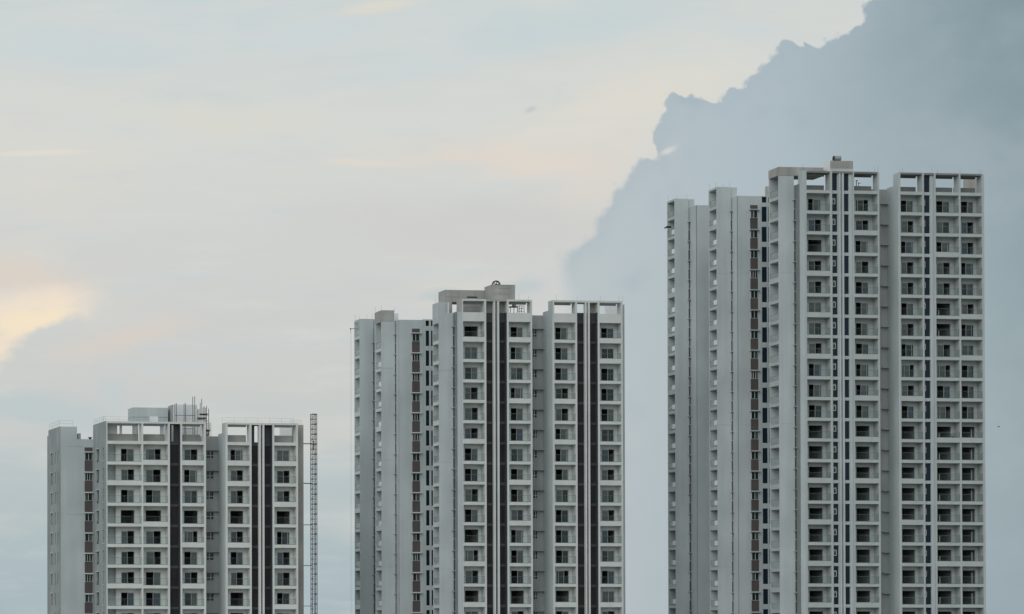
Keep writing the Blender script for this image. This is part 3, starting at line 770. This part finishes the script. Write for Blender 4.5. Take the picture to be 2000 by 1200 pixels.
def glazed_strip(T, pa, pb, panels, zr, rows, ztop, small=None, v=0.22):
    """white grid with a dark glazed panel per floor"""
    ua, ub = T.U(pa), T.U(pb)
    T.part(MB().box(ua, ub, v + 0.35, v + 0.5, 0, ztop, DBAND), 'strip_back')
    cur = ua; w = MB()
    for a, b in panels:
        w.box(cur, T.U(a), v, v + 0.35, 0, ztop, WALL); cur = T.U(b)
    w.box(cur, ub, v, v + 0.35, 0, ztop, WALL); T.part(w, 'strip_wall')
    for k in range(0, rows + 1):
        z = zr - STOREY * k; low = T.out(z + 0.7); lowp = T.out(z + 3)
        m = MB()
        for a, b in panels: m.box(T.U(a), T.U(b), v + 0.01, v + 0.34, z, z + 0.45, TRIM)
        T.part(m, 'strip_band', low=low)
        for i, (a, b) in enumerate(panels):
            if T.U(b) - T.U(a) < 0.3: continue
            T.part(MB().box(T.U(a), T.U(b), v + 0.25, v + 0.34, z + 0.45, z + 2.99, NAVY), 'glazed_panel', low=lowp)
            if small and i == 0 and k:
                x0, x1 = T.U(small[0]), T.U(small[1])
                f = MB(); z0, z1 = z + 1.5, z + 2.25; t = 0.07
                f.box(x0, x0 + t, v + 0.17, v + 0.23, z0, z1, FRAME).box(x1 - t, x1, v + 0.17, v + 0.23, z0, z1, FRAME).box(x0 + t, x1 - t, v + 0.17, v + 0.23, z1 - t, z1, FRAME).box(x0 + t, x1 - t, v + 0.17, v + 0.23, z0, z0 + t, FRAME)
                f.box(x0, x1, v + 0.17, v + 0.23, z1 + 0.07, z1 + 0.12, FRAME)
                o = T.part(f, 'small_window', low=lowp)
                T.part(MB().box(x0 + t, x1 - t, v + 0.20, v + 0.215, z0 + t, z1 - t, PANE2), 'pane', o, low=lowp)
glazed_strip(T, 1627, 1667.4, [(1627.6, 1638.8), (1644.2, 1646.0), (1650.8, 1661.0)], zr, rows, zc - 0.3, small=(1629.2, 1635.4))
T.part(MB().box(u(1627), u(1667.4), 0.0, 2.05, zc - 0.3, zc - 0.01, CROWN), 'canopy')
fin(T, 1640.4, 1643.6, zc - 0.31, v0=0.0, v1=0.215, m=WALL); fin(T, 1646.6, 1650, zc - 0.31, v0=0.0, v1=0.215, m=WALL)
glazed_strip(T, 1806.6, 1826, [(1807.2, 1819.6)], zr, rows, zc - 0.3, small=(1807.6, 1811.2))
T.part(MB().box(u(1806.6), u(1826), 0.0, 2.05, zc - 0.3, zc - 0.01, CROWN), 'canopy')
T.part(MB().box(u(1577), u(1719.2), D + 4.65, 15, 0, zr + 0.14, WALL), 'core_wall')
T.part(MB().box(u(1760.6), u(1924), D + 4.65, 15, 0, zr + 0.14, WALL), 'core_wall')
recess(T, 1719.2, 3.4, 370, u(1760), 399, (1719, 1737.5), None, rows, niche=True)
ur = u(1758)
T.part(MB().box(ur - 0.15, ur - 0.003, 0.0, 3.4, 0, T.Z(363, ur, 1.0), WALL).box(ur - 0.15, ur - 0.003, 0, 1.5, T.Z(363, ur, 1.0), zc - 0.03, WALL), 'side_wall')
# C module
vC = 1.4; zW = T.Z(343, u(1530, vC), vC)
zS2 = T.Z(361, u(1565), 1.0)
oblique(T, 1555.4, 1563.4, vC, 0.08, zS2)
T.part(MB().box(u(1563.4, 0.08), u(1574.6), 0.08, vC + 1.9, 0, zS2, SIDE), 'corner_wall')
T.part(MB().box(u(1566, 0.08, 350), u(1574.6, 0, 350), 0.081, 1.3, zS2, zc - 0.005, SIDE), 'crown_post')
uC = u(1521, vC, 400)
T.part(MB().box(uC, u(1551, vC, 500), vC, vC + 0.2, 0, zW, SIDE).box(uC + 1.6, u(1577), vC + 0.22, 6, 0, zS2, SIDE), 'wing_wall')
T.part(MB().box(uC + 4.6, u(1577), 6.02, 12, 0, zS2 - 0.2, WALL), 'core_wall')
slit_column(T, 1549.5, 1556.5, vC + 0.15, 391.5)
zs0 = T.Z(326.3, uC, vC)
T.part(MB().box(uC - 0.03, u(1608, vC, 330), vC - 0.05, vC + 3.3, zW + 0.003, zs0, BUFF), 'roof_slab')
side_balconies(T, uC, vC, vC + 3.3, T.Z(393, uC, vC + 1.6), zW, False)
# lift head
a, b, zlh = roofbox(T, 1621.5, 1666, 0.35, 3.2, 314, zc + 0.004, BUFF, 'lift_head')
T.part(MB().box(a - 0.05, b + 0.04, 0.28, 0.348, zc + 0.01, zc + 0.42, WALL).box(a - 0.04, a - 0.004, 0.36, 3.5, zc + 0.01, zlh - 0.01, LIME), 'lift_head_trim')
base = (u(1634.5, 1.6, 310), 1.6, zlh)
dr = place(T, 'roof_drum', 'grey metal drum lying on the lift room of the tallest tower', 'drum', base)
MB().bar((-0.48, 0, 0.55), (0.48, 0, 0.55), 0.38, GALV, 20).build('shell', dr)
MB().bar((-0.50, 0, 0.55), (-0.481, 0, 0.55), 0.40, BLACK, 20).build('end_ring', dr)
MB().bar((0.481, 0, 0.55), (0.50, 0, 0.55), 0.40, STEEL, 20).build('end_ring', dr)
MB().box(-0.3, -0.2, -0.25, 0.25, 0.0, 0.3, STEEL).box(0.2, 0.3, -0.25, 0.25, 0.0, 0.3, STEEL).build('cradle', dr)
# B
vB = 13.7; vM = 12.0
uB = u(1400.3, vB, 450); zB = T.Z(365.2, uB, vB); zM = T.Z(383, u(1460, vM), vM)
T.part(MB().box(uB, u(1427.6, vB, 500), vB, vB + 0.2, 0, zB, SIDE).box(uB + 1.6, u(1435, vB + 1, 380), vB + 0.22, vB + 4, 0, zB - 0.005, WALL), 'wing_wall')
slit_column(T, 1426.8, 1433.5, vB + 0.15, 413.5)
oblique(T, 1432.2, 1441.2, vB, vM, zM)
ua_, ub_ = u(1441.2, vM, 500), u(1486.5, vM, 500)
T.part(MB().box(ua_, ub_, vM, vM + 6, 0, zM, WALL), 'wing_wall')
window_column(T, 1465, 1479.6, vM, 409.8, over=2.2)
side_balconies(T, uB, vB, vB + 3.0, T.Z(411, uB, vB + 1.5), zB - 0.004, True)
T.part(MB().box(uB, uB + 1.4, vB + 0.2, vB + 2.78, zB - 0.3, zB - 0.006, SIDE), 'crown_block')
tall_windows(T, [(1488.8, 1498.8), (1501.6, 1505)], vM, 404, 434, 383, ub_, u(1522, vM), (384.5, 396), 1494.5)
T.part(MB().box(u(1497, vM + 1.2, 375), u(1515, vM + 1.2, 375), vM + 1.2, vM + 1.7, zM, T.Z(364, u(1500, vM), vM + 1.2), RAW), 'roof_room')
# A
vA = 26.6; vMA = 24.5
uA = u(1318.2, vA, 450); zA = T.Z(388.3, uA, vA); zMA = T.Z(401, u(1365, vMA), vMA)
T.part(MB().box(uA, u(1344.6, vA, 500), vA, vA + 0.2, 0, zA, SIDE).box(uA + 1.6, u(1352, vA + 1, 395), vA + 0.22, vA + 4, 0, zA - 0.005, WALL), 'wing_wall')
slit_column(T, 1344, 1350.5, vA + 0.15, 434)
oblique(T, 1349.2, 1361, vA, vMA, zMA)
T.part(MB().box(u(1361, vMA, 500), u(1420, vMA, 500), vMA + 0.01, vMA + 6, 0, zMA, WALL), 'wing_wall')
side_balconies(T, uA, vA, vA + 3.0, T.Z(430.5, uA, vA + 1.5), zA - 0.004, True)
T.part(MB().box(uA, uA + 1.4, vA + 0.2, vA + 2.78, zA - 0.3, zA - 0.006, SIDE), 'crown_block')
rods(T, [(1305, 388), (1321, 388), (1342, 388)], vA + 1.5, zA, 0.9)
rods(T, [(1386, 365), (1398, 365), (1413, 365), (1425, 365)], vB + 1.5, zB, 0.9)
rods(T, [(1568, 320)], vC + 3, zs0, 1.5)
rods(T, [(1708, 330), (1715, 330), (1757, 330), (1763, 330), (1820, 330), (1831, 330), (1875, 330), (1912, 330), (1918, 330)], 1.8, zc, 1.1)
a, b, _z = roofbox(T, 1887, 1910, 7.5, 0.8, 348, zr + 0.14, BUFF, 'roof_room')
for py in (535, 830, 1108):
    for a, b, v in ((1402, 1426, vB), (1443, 1463, vM), (1523, 1549, vC)):
        zj = T.Z(py + (0 if v > 5 else -2), u(a, v), v)
        T.part(MB().box(u(a, v), u(b, v), v - 0.006, v - 0.001, zj, zj + 0.035, CORE), 'wall_joint')
T.finish()
outrigger(T, 'short black outrigger with a counterweight at the top left balcony of the tallest tower', 1298.6, 1311, 445.2, vA + 1.4, None, True)
# small things on its crown and balconies
base = (u(1674, 2.6, 360), 2.6, zr + 0.15)
pl = place(T, 'pipe_stub', 'small bent dark pipe behind the crown parapet of the tallest tower', 'pipe', base)
hh = T.Z(356.5, base[0], 2.6) - base[2]
MB().bar((-0.15, 0, 0), (-0.1, 0, hh + 0.2), 0.05, BLACK).bar((-0.2, 0, hh + 0.2), (0.1, 0, hh + 0.28), 0.07, BLACK).build('riser', pl)
MB().bar((0.05, 0, 0), (0.25, 0, hh - 0.05), 0.035, STEEL).bar((0.1, 0, hh - 0.1), (0.5, 0, hh - 0.12), 0.05, STEEL).build('arm', pl)
zf = zb(12) + 0.15
base = (u(1859, 1.0, 845), 1.0, zf)
st = place(T, 'work_stand', 'small folding work stand with a white lamp on a balcony of the tallest tower', 'stand', base)
MB().bar((-0.12, 0, 0), (-0.12, 0, 1.3), 0.022, GALV).bar((0.35, 0, 0), (0.3, 0, 1.1), 0.022, GALV).build('leg', st)
MB().box(-0.12, 0.5, -0.15, 0.15, 1.14, 1.19, TIMBER).build('top', st)
MB().box(-0.22, -0.05, -0.1, 0.1, 1.28, 1.42, LIME).build('lamp_head', st)
MB().box(0.05, 0.35, -0.12, 0.12, 0.62, 0.80, BLACK).build('tool_box', st)

# a distant bird right of the tallest tower
yb = 420.0; xb = (1952.3 - PX0) * yb / F; zb_ = CZ + (1250 - 833.2) * yb / F
bd = thing('bird', 'tiny dark bird gliding in the sky right of the tallest tower', 'bird', (xb, yb, zb_))
body = [(-0.16, 0.02), (-0.08, 0.045), (0.02, 0.05), (0.10, 0.04), (0.16, 0.03), (0.21, 0.012)]
mb = MB(); i0 = mb.mi(BLACK); n = 8
for x, r in body:
    for j in range(n):
        t = 2 * math.pi * j / n; mb.v.append((x, r * math.cos(t), r * math.sin(t)))
for s_ in range(len(body) - 1):
    for j in range(n):
        mb.f.append((s_ * n + j, s_ * n + (j + 1) % n, (s_ + 1) * n + (j + 1) % n, (s_ + 1) * n + j)); mb.m.append(i0)
k = len(mb.v)
for sg in (-1, 1):
    k = len(mb.v)
    mb.v += [(0.08, sg * 0.03, 0.02), (-0.06, sg * 0.03, 0.02), (-0.02, sg * 0.22, 0.09), (0.09, sg * 0.22, 0.09), (-0.06, sg * 0.45, 0.05)]
    mb.f += [(k, k + 1, k + 2, k + 3), (k + 3, k + 2, k + 4)]; mb.m += [i0, i0]
k = len(mb.v); mb.v += [(-0.15, -0.02, 0), (-0.15, 0.02, 0), (-0.27, 0.06, 0), (-0.27, -0.06, 0)]; mb.f.append((k, k + 1, k + 2, k + 3)); mb.m.append(i0)
ob = mb.build('body', bd)

# ------------------------------------------------------------------ ground
g = MB(); g.v = [(-9000, -3000, 0), (9000, -3000, 0), (9000, 15000, 0), (-9000, 15000, 0)]; g.f = [(0, 1, 2, 3)]; g.m = [g.mi(GROUND)]
g.build('ground', kind='structure')

# ------------------------------------------------------------------ sky and light
SUN_EL, SUN_AZ = R(31), R(217)        # azimuth clockwise from +Y: the light comes over the camera's left shoulder
W = bpy.data.worlds.new('World'); S.world = W; W.use_nodes = True
nt = W.node_tree; N = nt.nodes; L = nt.links
for n_ in list(N): N.remove(n_)
out = N.new('ShaderNodeOutputWorld')
def val(x):
    n_ = N.new('ShaderNodeValue'); n_.outputs[0].default_value = x; return n_.outputs[0]
def M(op, a, b=None, c=None, clamp=False):
    n_ = N.new('ShaderNodeMath'); n_.operation = op; n_.use_clamp = clamp
    for i, x in enumerate((a, b, c)):
        if x is None: continue
        if isinstance(x, (int, float)): n_.inputs[i].default_value = x
        else: L.new(x, n_.inputs[i])
    return n_.outputs[0]
def smooth(x, a, b, lo=0.0, hi=1.0):
    n_ = N.new('ShaderNodeMapRange'); n_.interpolation_type = 'SMOOTHSTEP'
    L.new(x, n_.inputs[0]); n_.inputs[1].default_value = a; n_.inputs[2].default_value = b
    n_.inputs[3].default_value = lo; n_.inputs[4].default_value = hi
    return n_.outputs[0]
def mixc(f, a, b):
    n_ = N.new('ShaderNodeMix'); n_.data_type = 'RGBA'
    if isinstance(f, (int, float)): n_.inputs['Factor'].default_value = f
    else: L.new(f, n_.inputs['Factor'])
    for k_, x in (('A', a), ('B', b)):
        if isinstance(x, tuple): n_.inputs[k_].default_value = x
        else: L.new(x, n_.inputs[k_])
    return n_.outputs['Result']
def noise(vec, scale, detail=4, rough=0.5, sc=(1, 1, 1), off=(0, 0, 0)):
    mp = N.new('ShaderNodeMapping'); mp.inputs['Scale'].default_value = sc; mp.inputs['Location'].default_value = off
    L.new(vec, mp.inputs['Vector'])
    n_ = N.new('ShaderNodeTexNoise'); n_.inputs['Scale'].default_value = scale; n_.inputs['Detail'].default_value = detail; n_.inputs['Roughness'].default_value = rough
    L.new(mp.outputs[0], n_.inputs['Vector'])
    return n_.outputs['Fac']
def ramp(x, pts):
    n_ = N.new('ShaderNodeValToRGB'); L.new(x, n_.inputs[0]); cr = n_.color_ramp; cr.interpolation = 'LINEAR'
    while len(cr.elements) < len(pts): cr.elements.new(0.5)
    for e, (p, c) in zip(cr.elements, pts): e.position = p; e.color = c
    return n_.outputs[0]
tc = N.new('ShaderNodeTexCoord'); sep = N.new('ShaderNodeSeparateXYZ'); L.new(tc.outputs['Generated'], sep.inputs[0])
az = M('ARCTAN2', sep.outputs[0], sep.outputs[1])       # bearing from +Y
el = M('ARCSINE', sep.outputs[2])
# bearings and elevations of the sky's features, in units of 0.001 rad
def AZ(px): return math.atan((px - PX0) / F)
def EL(px, py): return math.atan((1250 - py) / F * math.cos(AZ(px)))
cmb = N.new('ShaderNodeCombineXYZ'); L.new(az, cmb.inputs[0]); L.new(el, cmb.inputs[1]); V = cmb.outputs[0]
e0 = lambda py: EL(900, py)
# 1 high overcast, by elevation
er = M('DIVIDE', el, 0.5, clamp=True)
base_c = ramp(er, [(0.0, lin(168, 186, 193)), (e0(1050) * 2, lin(178, 193, 197)), (e0(880) * 2, lin(190, 200, 202)), (e0(740) * 2, lin(205, 207, 205)),
                   (e0(540) * 2, lin(209, 210, 208)), (e0(260) * 2, lin(216, 217, 213)), (e0(0) * 2, lin(208, 215, 214)), (0.8, lin(196, 208, 214)), (1.0, lin(200, 210, 216))])
st1 = noise(V, 9.0, 5, 0.5, (1, 3.2, 1), (3.1, 0.4, 0))
st2 = noise(V, 16.0, 5, 0.55, (0.8, 3.6, 1), (7.3, 2.2, 0))
c = mixc(M('MULTIPLY', smooth(st1, 0.48, 0.72), 0.42), base_c, lin(225, 219, 209))
c = mixc(M('MULTIPLY', smooth(st2, 0.50, 0.72), 0.55), c, lin(198, 212, 217))
st3 = noise(V, 34.0, 6, 0.6, (0.7, 3.4, 1), (2.3, 9.2, 0))
c = mixc(M('MULTIPLY', smooth(st3, 0.5, 0.75), 0.30), c, lin(224, 223, 217))
c = mixc(M('MULTIPLY', smooth(st3, 0.48, 0.26), 0.26), c, lin(199, 205, 207))
warp = M('MULTIPLY', M('SUBTRACT', noise(V, 30.0, 5, 0.55, (1, 1.6, 1), (1.7, 5.1, 0)), 0.5), 1.0)
def blob(px, py, rx, ry, tilt=0.0, wamt=1.2, hard=(1.0, 0.15)):
    ca, sa = math.cos(R(tilt)), math.sin(R(tilt))
    x = M('SUBTRACT', az, AZ(px)); y = M('SUBTRACT', el, EL(px, py))
    xr = M('ADD', M('MULTIPLY', x, ca), M('MULTIPLY', y, sa)); yr = M('SUBTRACT', M('MULTIPLY', y, ca), M('MULTIPLY', x, sa))
    xr = M('DIVIDE', xr, rx / F); yr = M('DIVIDE', yr, ry / F)
    d = M('SQRT', M('ADD', M('MULTIPLY', xr, xr), M('MULTIPLY', yr, yr)))
    d = M('ADD', d, M('MULTIPLY', warp, wamt))
    return smooth(d, hard[0], hard[1])
for px, py, rx, ry, tl, col, amt, w, hard in (
    (960, 305, 330, 48, -6, (228, 217, 205), 0.75, 1.2, (1.0, 0.1)),
    (1250, 190, 330, 90, 14, (226, 221, 209), 0.7, 1.0, (1.0, 0.1)),
    (710, 316, 120, 11, -6, (228, 219, 207), 0.7, 0.8, (1.0, 0.1)),
    (420, 225, 380, 55, -6, (222, 219, 208), 0.65, 1.2, (1.0, 0.1)),
    (740, 10, 130, 18, 6, (230, 222, 205), 0.6, 0.8, (1.0, 0.1)),
    (70, 297, 140, 8, 1, (232, 224, 208), 0.75, 0.5, (1.0, 0.1)),
    (1150, 40, 330, 70, 6, (196, 211, 214), 0.7, 1.0, (1.0, 0.1)),
    (130, 90, 240, 60, -4, (203, 215, 217), 0.6, 1.2, (1.0, 0.1)),
    (620, 60, 130, 45, 10, (204, 217, 220), 0.55, 1.2, (1.0, 0.1)),
    (1000, 440, 560, 90, -3, (207, 206, 203), 0.6, 1.0, (1.0, 0.1)),
    (60, 800, 200, 50, -10, (188, 202, 206), 0.7, 1.2, (1.0, 0.1)),
    (220, 770, 40, 45, 30, (192, 205, 209), 0.5, 1.2, (1.0, 0.1)),
    (860, 575, 60, 18, 4, (186, 199, 203), 0.6, 1.0, (1.0, 0.1)),
    (1020, 562, 80, 26, 8, (184, 198, 203), 0.6, 1.0, (1.0, 0.1)),
    (1040, 211, 18, 9, 20, (196, 198, 199), 0.7, 0.6, (1.0, 0.2)),
    (260, 655, 190, 40, 14, (220, 208, 199), 0.7, 1.0, (1.0, 0.1)),
    (30, 540, 180, 60, -10, (226, 212, 199), 0.7, 1.0, (1.0, 0.1)),
    (1180, 330, 130, 90, 40, (224, 216, 206), 0.6, 1.0, (1.0, 0.1))):
    c = mixc(M('MULTIPLY', blob(px, py, rx, ry, tl, w, hard), amt), c, lin(*col))
# the bright wedge of sunlit cloud low on the left: crisp lower edge, soft upper one
lx0, ly0, lx1, ly1 = AZ(0), EL(0, 700), AZ(222), EL(222, 584)
line = M('ADD', M('MULTIPLY', M('SUBTRACT', az, lx0), (ly1 - ly0) / (lx1 - lx0)), ly0)
dl = M('ADD', M('SUBTRACT', el, line), M('MULTIPLY', warp, 0.032))
m_low = smooth(dl, -0.0015, 0.0055)
m_up = smooth(M('ADD', el, M('MULTIPLY', warp, 0.012)), EL(100, 545), EL(100, 590))
m_r = smooth(M('ADD', az, M('MULTIPLY', warp, 0.008)), AZ(236), AZ(120))
wedge = M('MULTIPLY', M('MULTIPLY', M('MULTIPLY', m_low, m_up), m_r), smooth(az, AZ(-500), AZ(-120)))
wedge = M('MULTIPLY', wedge, smooth(noise(V, 55, 5, 0.55, (1, 2.2, 1), (6, 1, 3)), 0.22, 0.55, 0.45, 1.0))
c = mixc(M('MULTIPLY', wedge, 0.95), c, lin(243, 227, 208))
c = mixc(M('MULTIPLY', M('MULTIPLY', wedge, blob(55, 628, 150, 42, 12, 1.2, (1.0, 0.1))), 0.8), c, lin(250, 232, 200))
# 2 the big blue grey cumulus on the right
# its outline is a curve along the diagonal (t runs up and to the right, d points up and to the left)
edge = [(1060, 1180), (1090, 980), (1110, 850), (1122, 700), (1112, 600), (1100, 545), (1095, 506), (1112, 482), (1136, 472), (1160, 459), (1168, 430), (1178, 412), (1192, 386), (1203, 358), (1222, 351), (1234, 330),
        (1250, 311), (1262, 304), (1281, 314), (1290, 302), (1279, 268), (1275, 250), (1288, 240), (1301, 226), (1303, 200), (1312, 179), (1326, 180), (1344, 188), (1356, 184), (1374, 186), (1394, 197),
        (1403, 197), (1414, 181), (1434, 172), (1456, 164), (1462, 146), (1476, 134), (1486, 122), (1500, 112), (1516, 96), (1530, 82), (1546, 75), (1562, 68), (1573, 75),
        (1584, 95), (1596, 88), (1610, 78), (1626, 71), (1640, 65), (1668, 60), (1674, 42), (1688, 30), (1696, 6), (1708, -10), (1760, -60), (1860, -140)]
ct, st_ = math.cos(R(39.6)), math.sin(R(39.6))
sd_ = [(AZ(x) * ct + EL(x, y) * st_, EL(x, y) * ct - AZ(x) * st_) for x, y in edge]
sd_.sort()
def interp(x):
    for (xa, ya), (xb, yb_) in zip(sd_[:-1], sd_[1:]):
        if xa <= x <= xb: return ya + (yb_ - ya) * (x - xa) / max(1e-9, xb - xa)
    return sd_[0][1] if x < sd_[0][0] else sd_[-1][1]
sg = 4.0 / F; NS = 230; g0, g1 = sd_[0][0], sd_[-1][0]
wts = [(k_, math.exp(-0.5 * (k_ / 1.1) ** 2)) for k_ in range(-6, 7)]
sd_ = [(x, sum(w_ * interp(min(g1, max(g0, x + k_ * sg * 0.5))) for k_, w_ in wts) / sum(w_ for _, w_ in wts)) for x in (g0 + (g1 - g0) * i_ / NS for i_ in range(NS + 1))]
S0, S1 = sd_[0][0], sd_[-1][0]; D0 = min(q[1] for q in sd_) - 0.002; D1 = max(q[1] for q in sd_) + 0.002
fc = N.new('ShaderNodeFloatCurve'); cv = fc.mapping.curves[0]
pts = [((a_ - S0) / (S1 - S0), (b_ - D0) / (D1 - D0)) for a_, b_ in sd_]
cv.points[0].location = pts[0]; cv.points[1].location = pts[-1]
for p in pts[1:-1]: cv.points.new(*p)
for p in cv.points: p.handle_type = 'AUTO_CLAMPED'
fc.mapping.update()
A0, A1 = AZ(1000), AZ(2000)
tt = M('ADD', M('MULTIPLY', az, ct), M('MULTIPLY', el, st_)); dd = M('SUBTRACT', M('MULTIPLY', el, ct), M('MULTIPLY', az, st_))
def puffs(scale, k_):
    vo = N.new('ShaderNodeTexVoronoi'); vo.feature = 'F1'; vo.inputs['Scale'].default_value = scale
    wv = N.new('ShaderNodeVectorMath'); wv.operation = 'ADD'; L.new(V, wv.inputs[0])
    wn = N.new('ShaderNodeTexNoise'); wn.inputs['Scale'].default_value = scale * 1.3; wn.inputs['Detail'].default_value = 2; L.new(V, wn.inputs['Vector'])
    ws = N.new('ShaderNodeVectorMath'); ws.operation = 'SCALE'; L.new(wn.outputs['Color'], ws.inputs[0]); ws.inputs['Scale'].default_value = 0.35 / scale
    L.new(ws.outputs[0], wv.inputs[1]); L.new(wv.outputs[0], vo.inputs['Vector'])
    return M('MULTIPLY', M('SUBTRACT', 0.5, vo.outputs['Distance']), k_)
puff = M('ADD', M('ADD', puffs(150, 0.0036), puffs(330, 0.0022)), puffs(720, 0.0006))
nz2 = M('MULTIPLY', M('SUBTRACT', noise(V, 700, 3, 0.6, (1, 1, 1), (9, 4, 2)), 0.5), 0.0007)
sA = M('DIVIDE', M('SUBTRACT', tt, S0), S1 - S0, clamp=True)
L.new(sA, fc.inputs['Value'])
diff = M('SUBTRACT', M('ADD', M('ADD', M('MULTIPLY', fc.outputs[0], D1 - D0), D0), M('ADD', puff, nz2)), dd)
tS = lambda x, y: AZ(x) * ct + EL(x, y) * st_
soft = M('ADD', smooth(tt, tS(1098, 560), tS(1112, 482), 0.0130, 0.0022), smooth(tt, tS(1163, 458), tS(1300, 200), 0.0008, -0.0010))
cm = smooth(M('DIVIDE', diff, soft), -0.5, 1.0)
hole = M('MULTIPLY', blob(1306, 293, 26, 10, 22, 2.2, (1.0, 0.2)), 0.8)
cm = M('MULTIPLY', cm, M('SUBTRACT', 1.0, hole))
ca_ = ramp(M('DIVIDE', M('SUBTRACT', az, A0), A1 - A0, clamp=True),
           [(0.0, lin(192, 201, 204)), (0.2, lin(186, 196, 200)), (0.38, lin(179, 191, 198)), (0.6, lin(172, 186, 194)), (0.8, lin(162, 177, 184)), (1.0, lin(146, 164, 171))])
dark = M('MULTIPLY', smooth(az, AZ(1430), AZ(2080)), smooth(el, e0(640), e0(20)))
cc = mixc(M('MULTIPLY', dark, 0.78), ca_, lin(127, 147, 155))
rim = M('MULTIPLY', smooth(M('DIVIDE', diff, 0.010), 1.0, 0.0), 0.35)
cc = mixc(rim, cc, lin(166, 181, 190))
mott = noise(V, 22, 6, 0.55, (1, 1.3, 1), (4, 8, 1))
cc = mixc(M('MULTIPLY', smooth(mott, 0.42, 0.7), 0.28), cc, lin(180, 191, 196))
bil = M('MULTIPLY', M('ADD', puffs(60, 1.0), puffs(130, 0.5)), smooth(M('DIVIDE', diff, 0.07), 1.2, 0.0))
cc = mixc(smooth(bil, 0.0, 0.75, 0.0, 0.32), cc, lin(150, 168, 177))
low_r = M('MULTIPLY', smooth(el, e0(420), e0(1150)), smooth(az, AZ(1150), AZ(1500), 0.0, 0.35))
cc = mixc(low_r, cc, lin(168, 183, 190))
c = mixc(cm, c, cc)
# sky behind the viewer and overhead: plain bright overcast
back = smooth(sep.outputs[1], 0.45, -0.1)
c = mixc(back, c, lin(214, 222, 226))
below = smooth(el, 0.0, -0.03)
c = mixc(below, c, lin(120, 125, 122))
bgc = N.new('ShaderNodeBackground'); bgc.inputs['Strength'].default_value = 1.0; L.new(c, bgc.inputs['Color'])
sky = N.new('ShaderNodeTexSky'); sky.sky_type = 'NISHITA'; sky.sun_disc = False
sky.sun_elevation = SUN_EL; sky.sun_rotation = SUN_AZ; sky.air_density = 1.5; sky.dust_density = 3.0
bgs = N.new('ShaderNodeBackground'); bgs.inputs['Strength'].default_value = 0.08; L.new(sky.outputs[0], bgs.inputs['Color'])
ms = N.new('ShaderNodeMixShader'); ms.inputs[0].default_value = 0.94      # cloud cover
L.new(bgs.outputs[0], ms.inputs[1]); L.new(bgc.outputs[0], ms.inputs[2]); L.new(ms.outputs[0], out.inputs['Surface'])

sd = bpy.data.lights.new('sun', 'SUN'); sd.energy = 1.0; sd.angle = R(55); sd.color = (1.0, 0.988, 0.965)
so = bpy.data.objects.new('sun', sd); COL.objects.link(so)
# the lamp shines along its -Z: aim it from the sun's bearing down
sx, sy, sz = math.sin(SUN_AZ) * math.cos(SUN_EL), math.cos(SUN_AZ) * math.cos(SUN_EL), math.sin(SUN_EL)
from mathutils import Vector
so.rotation_euler = Vector((sx, sy, sz)).to_track_quat('Z', 'Y').to_euler()
so.location = (0, 0, 200)

S.view_settings.view_transform = 'Standard'; S.view_settings.look = 'None'
S.view_settings.exposure = 0.0; S.view_settings.gamma = 1.0
S.cycles.max_bounces = 6; S.cycles.transparent_max_bounces = 12
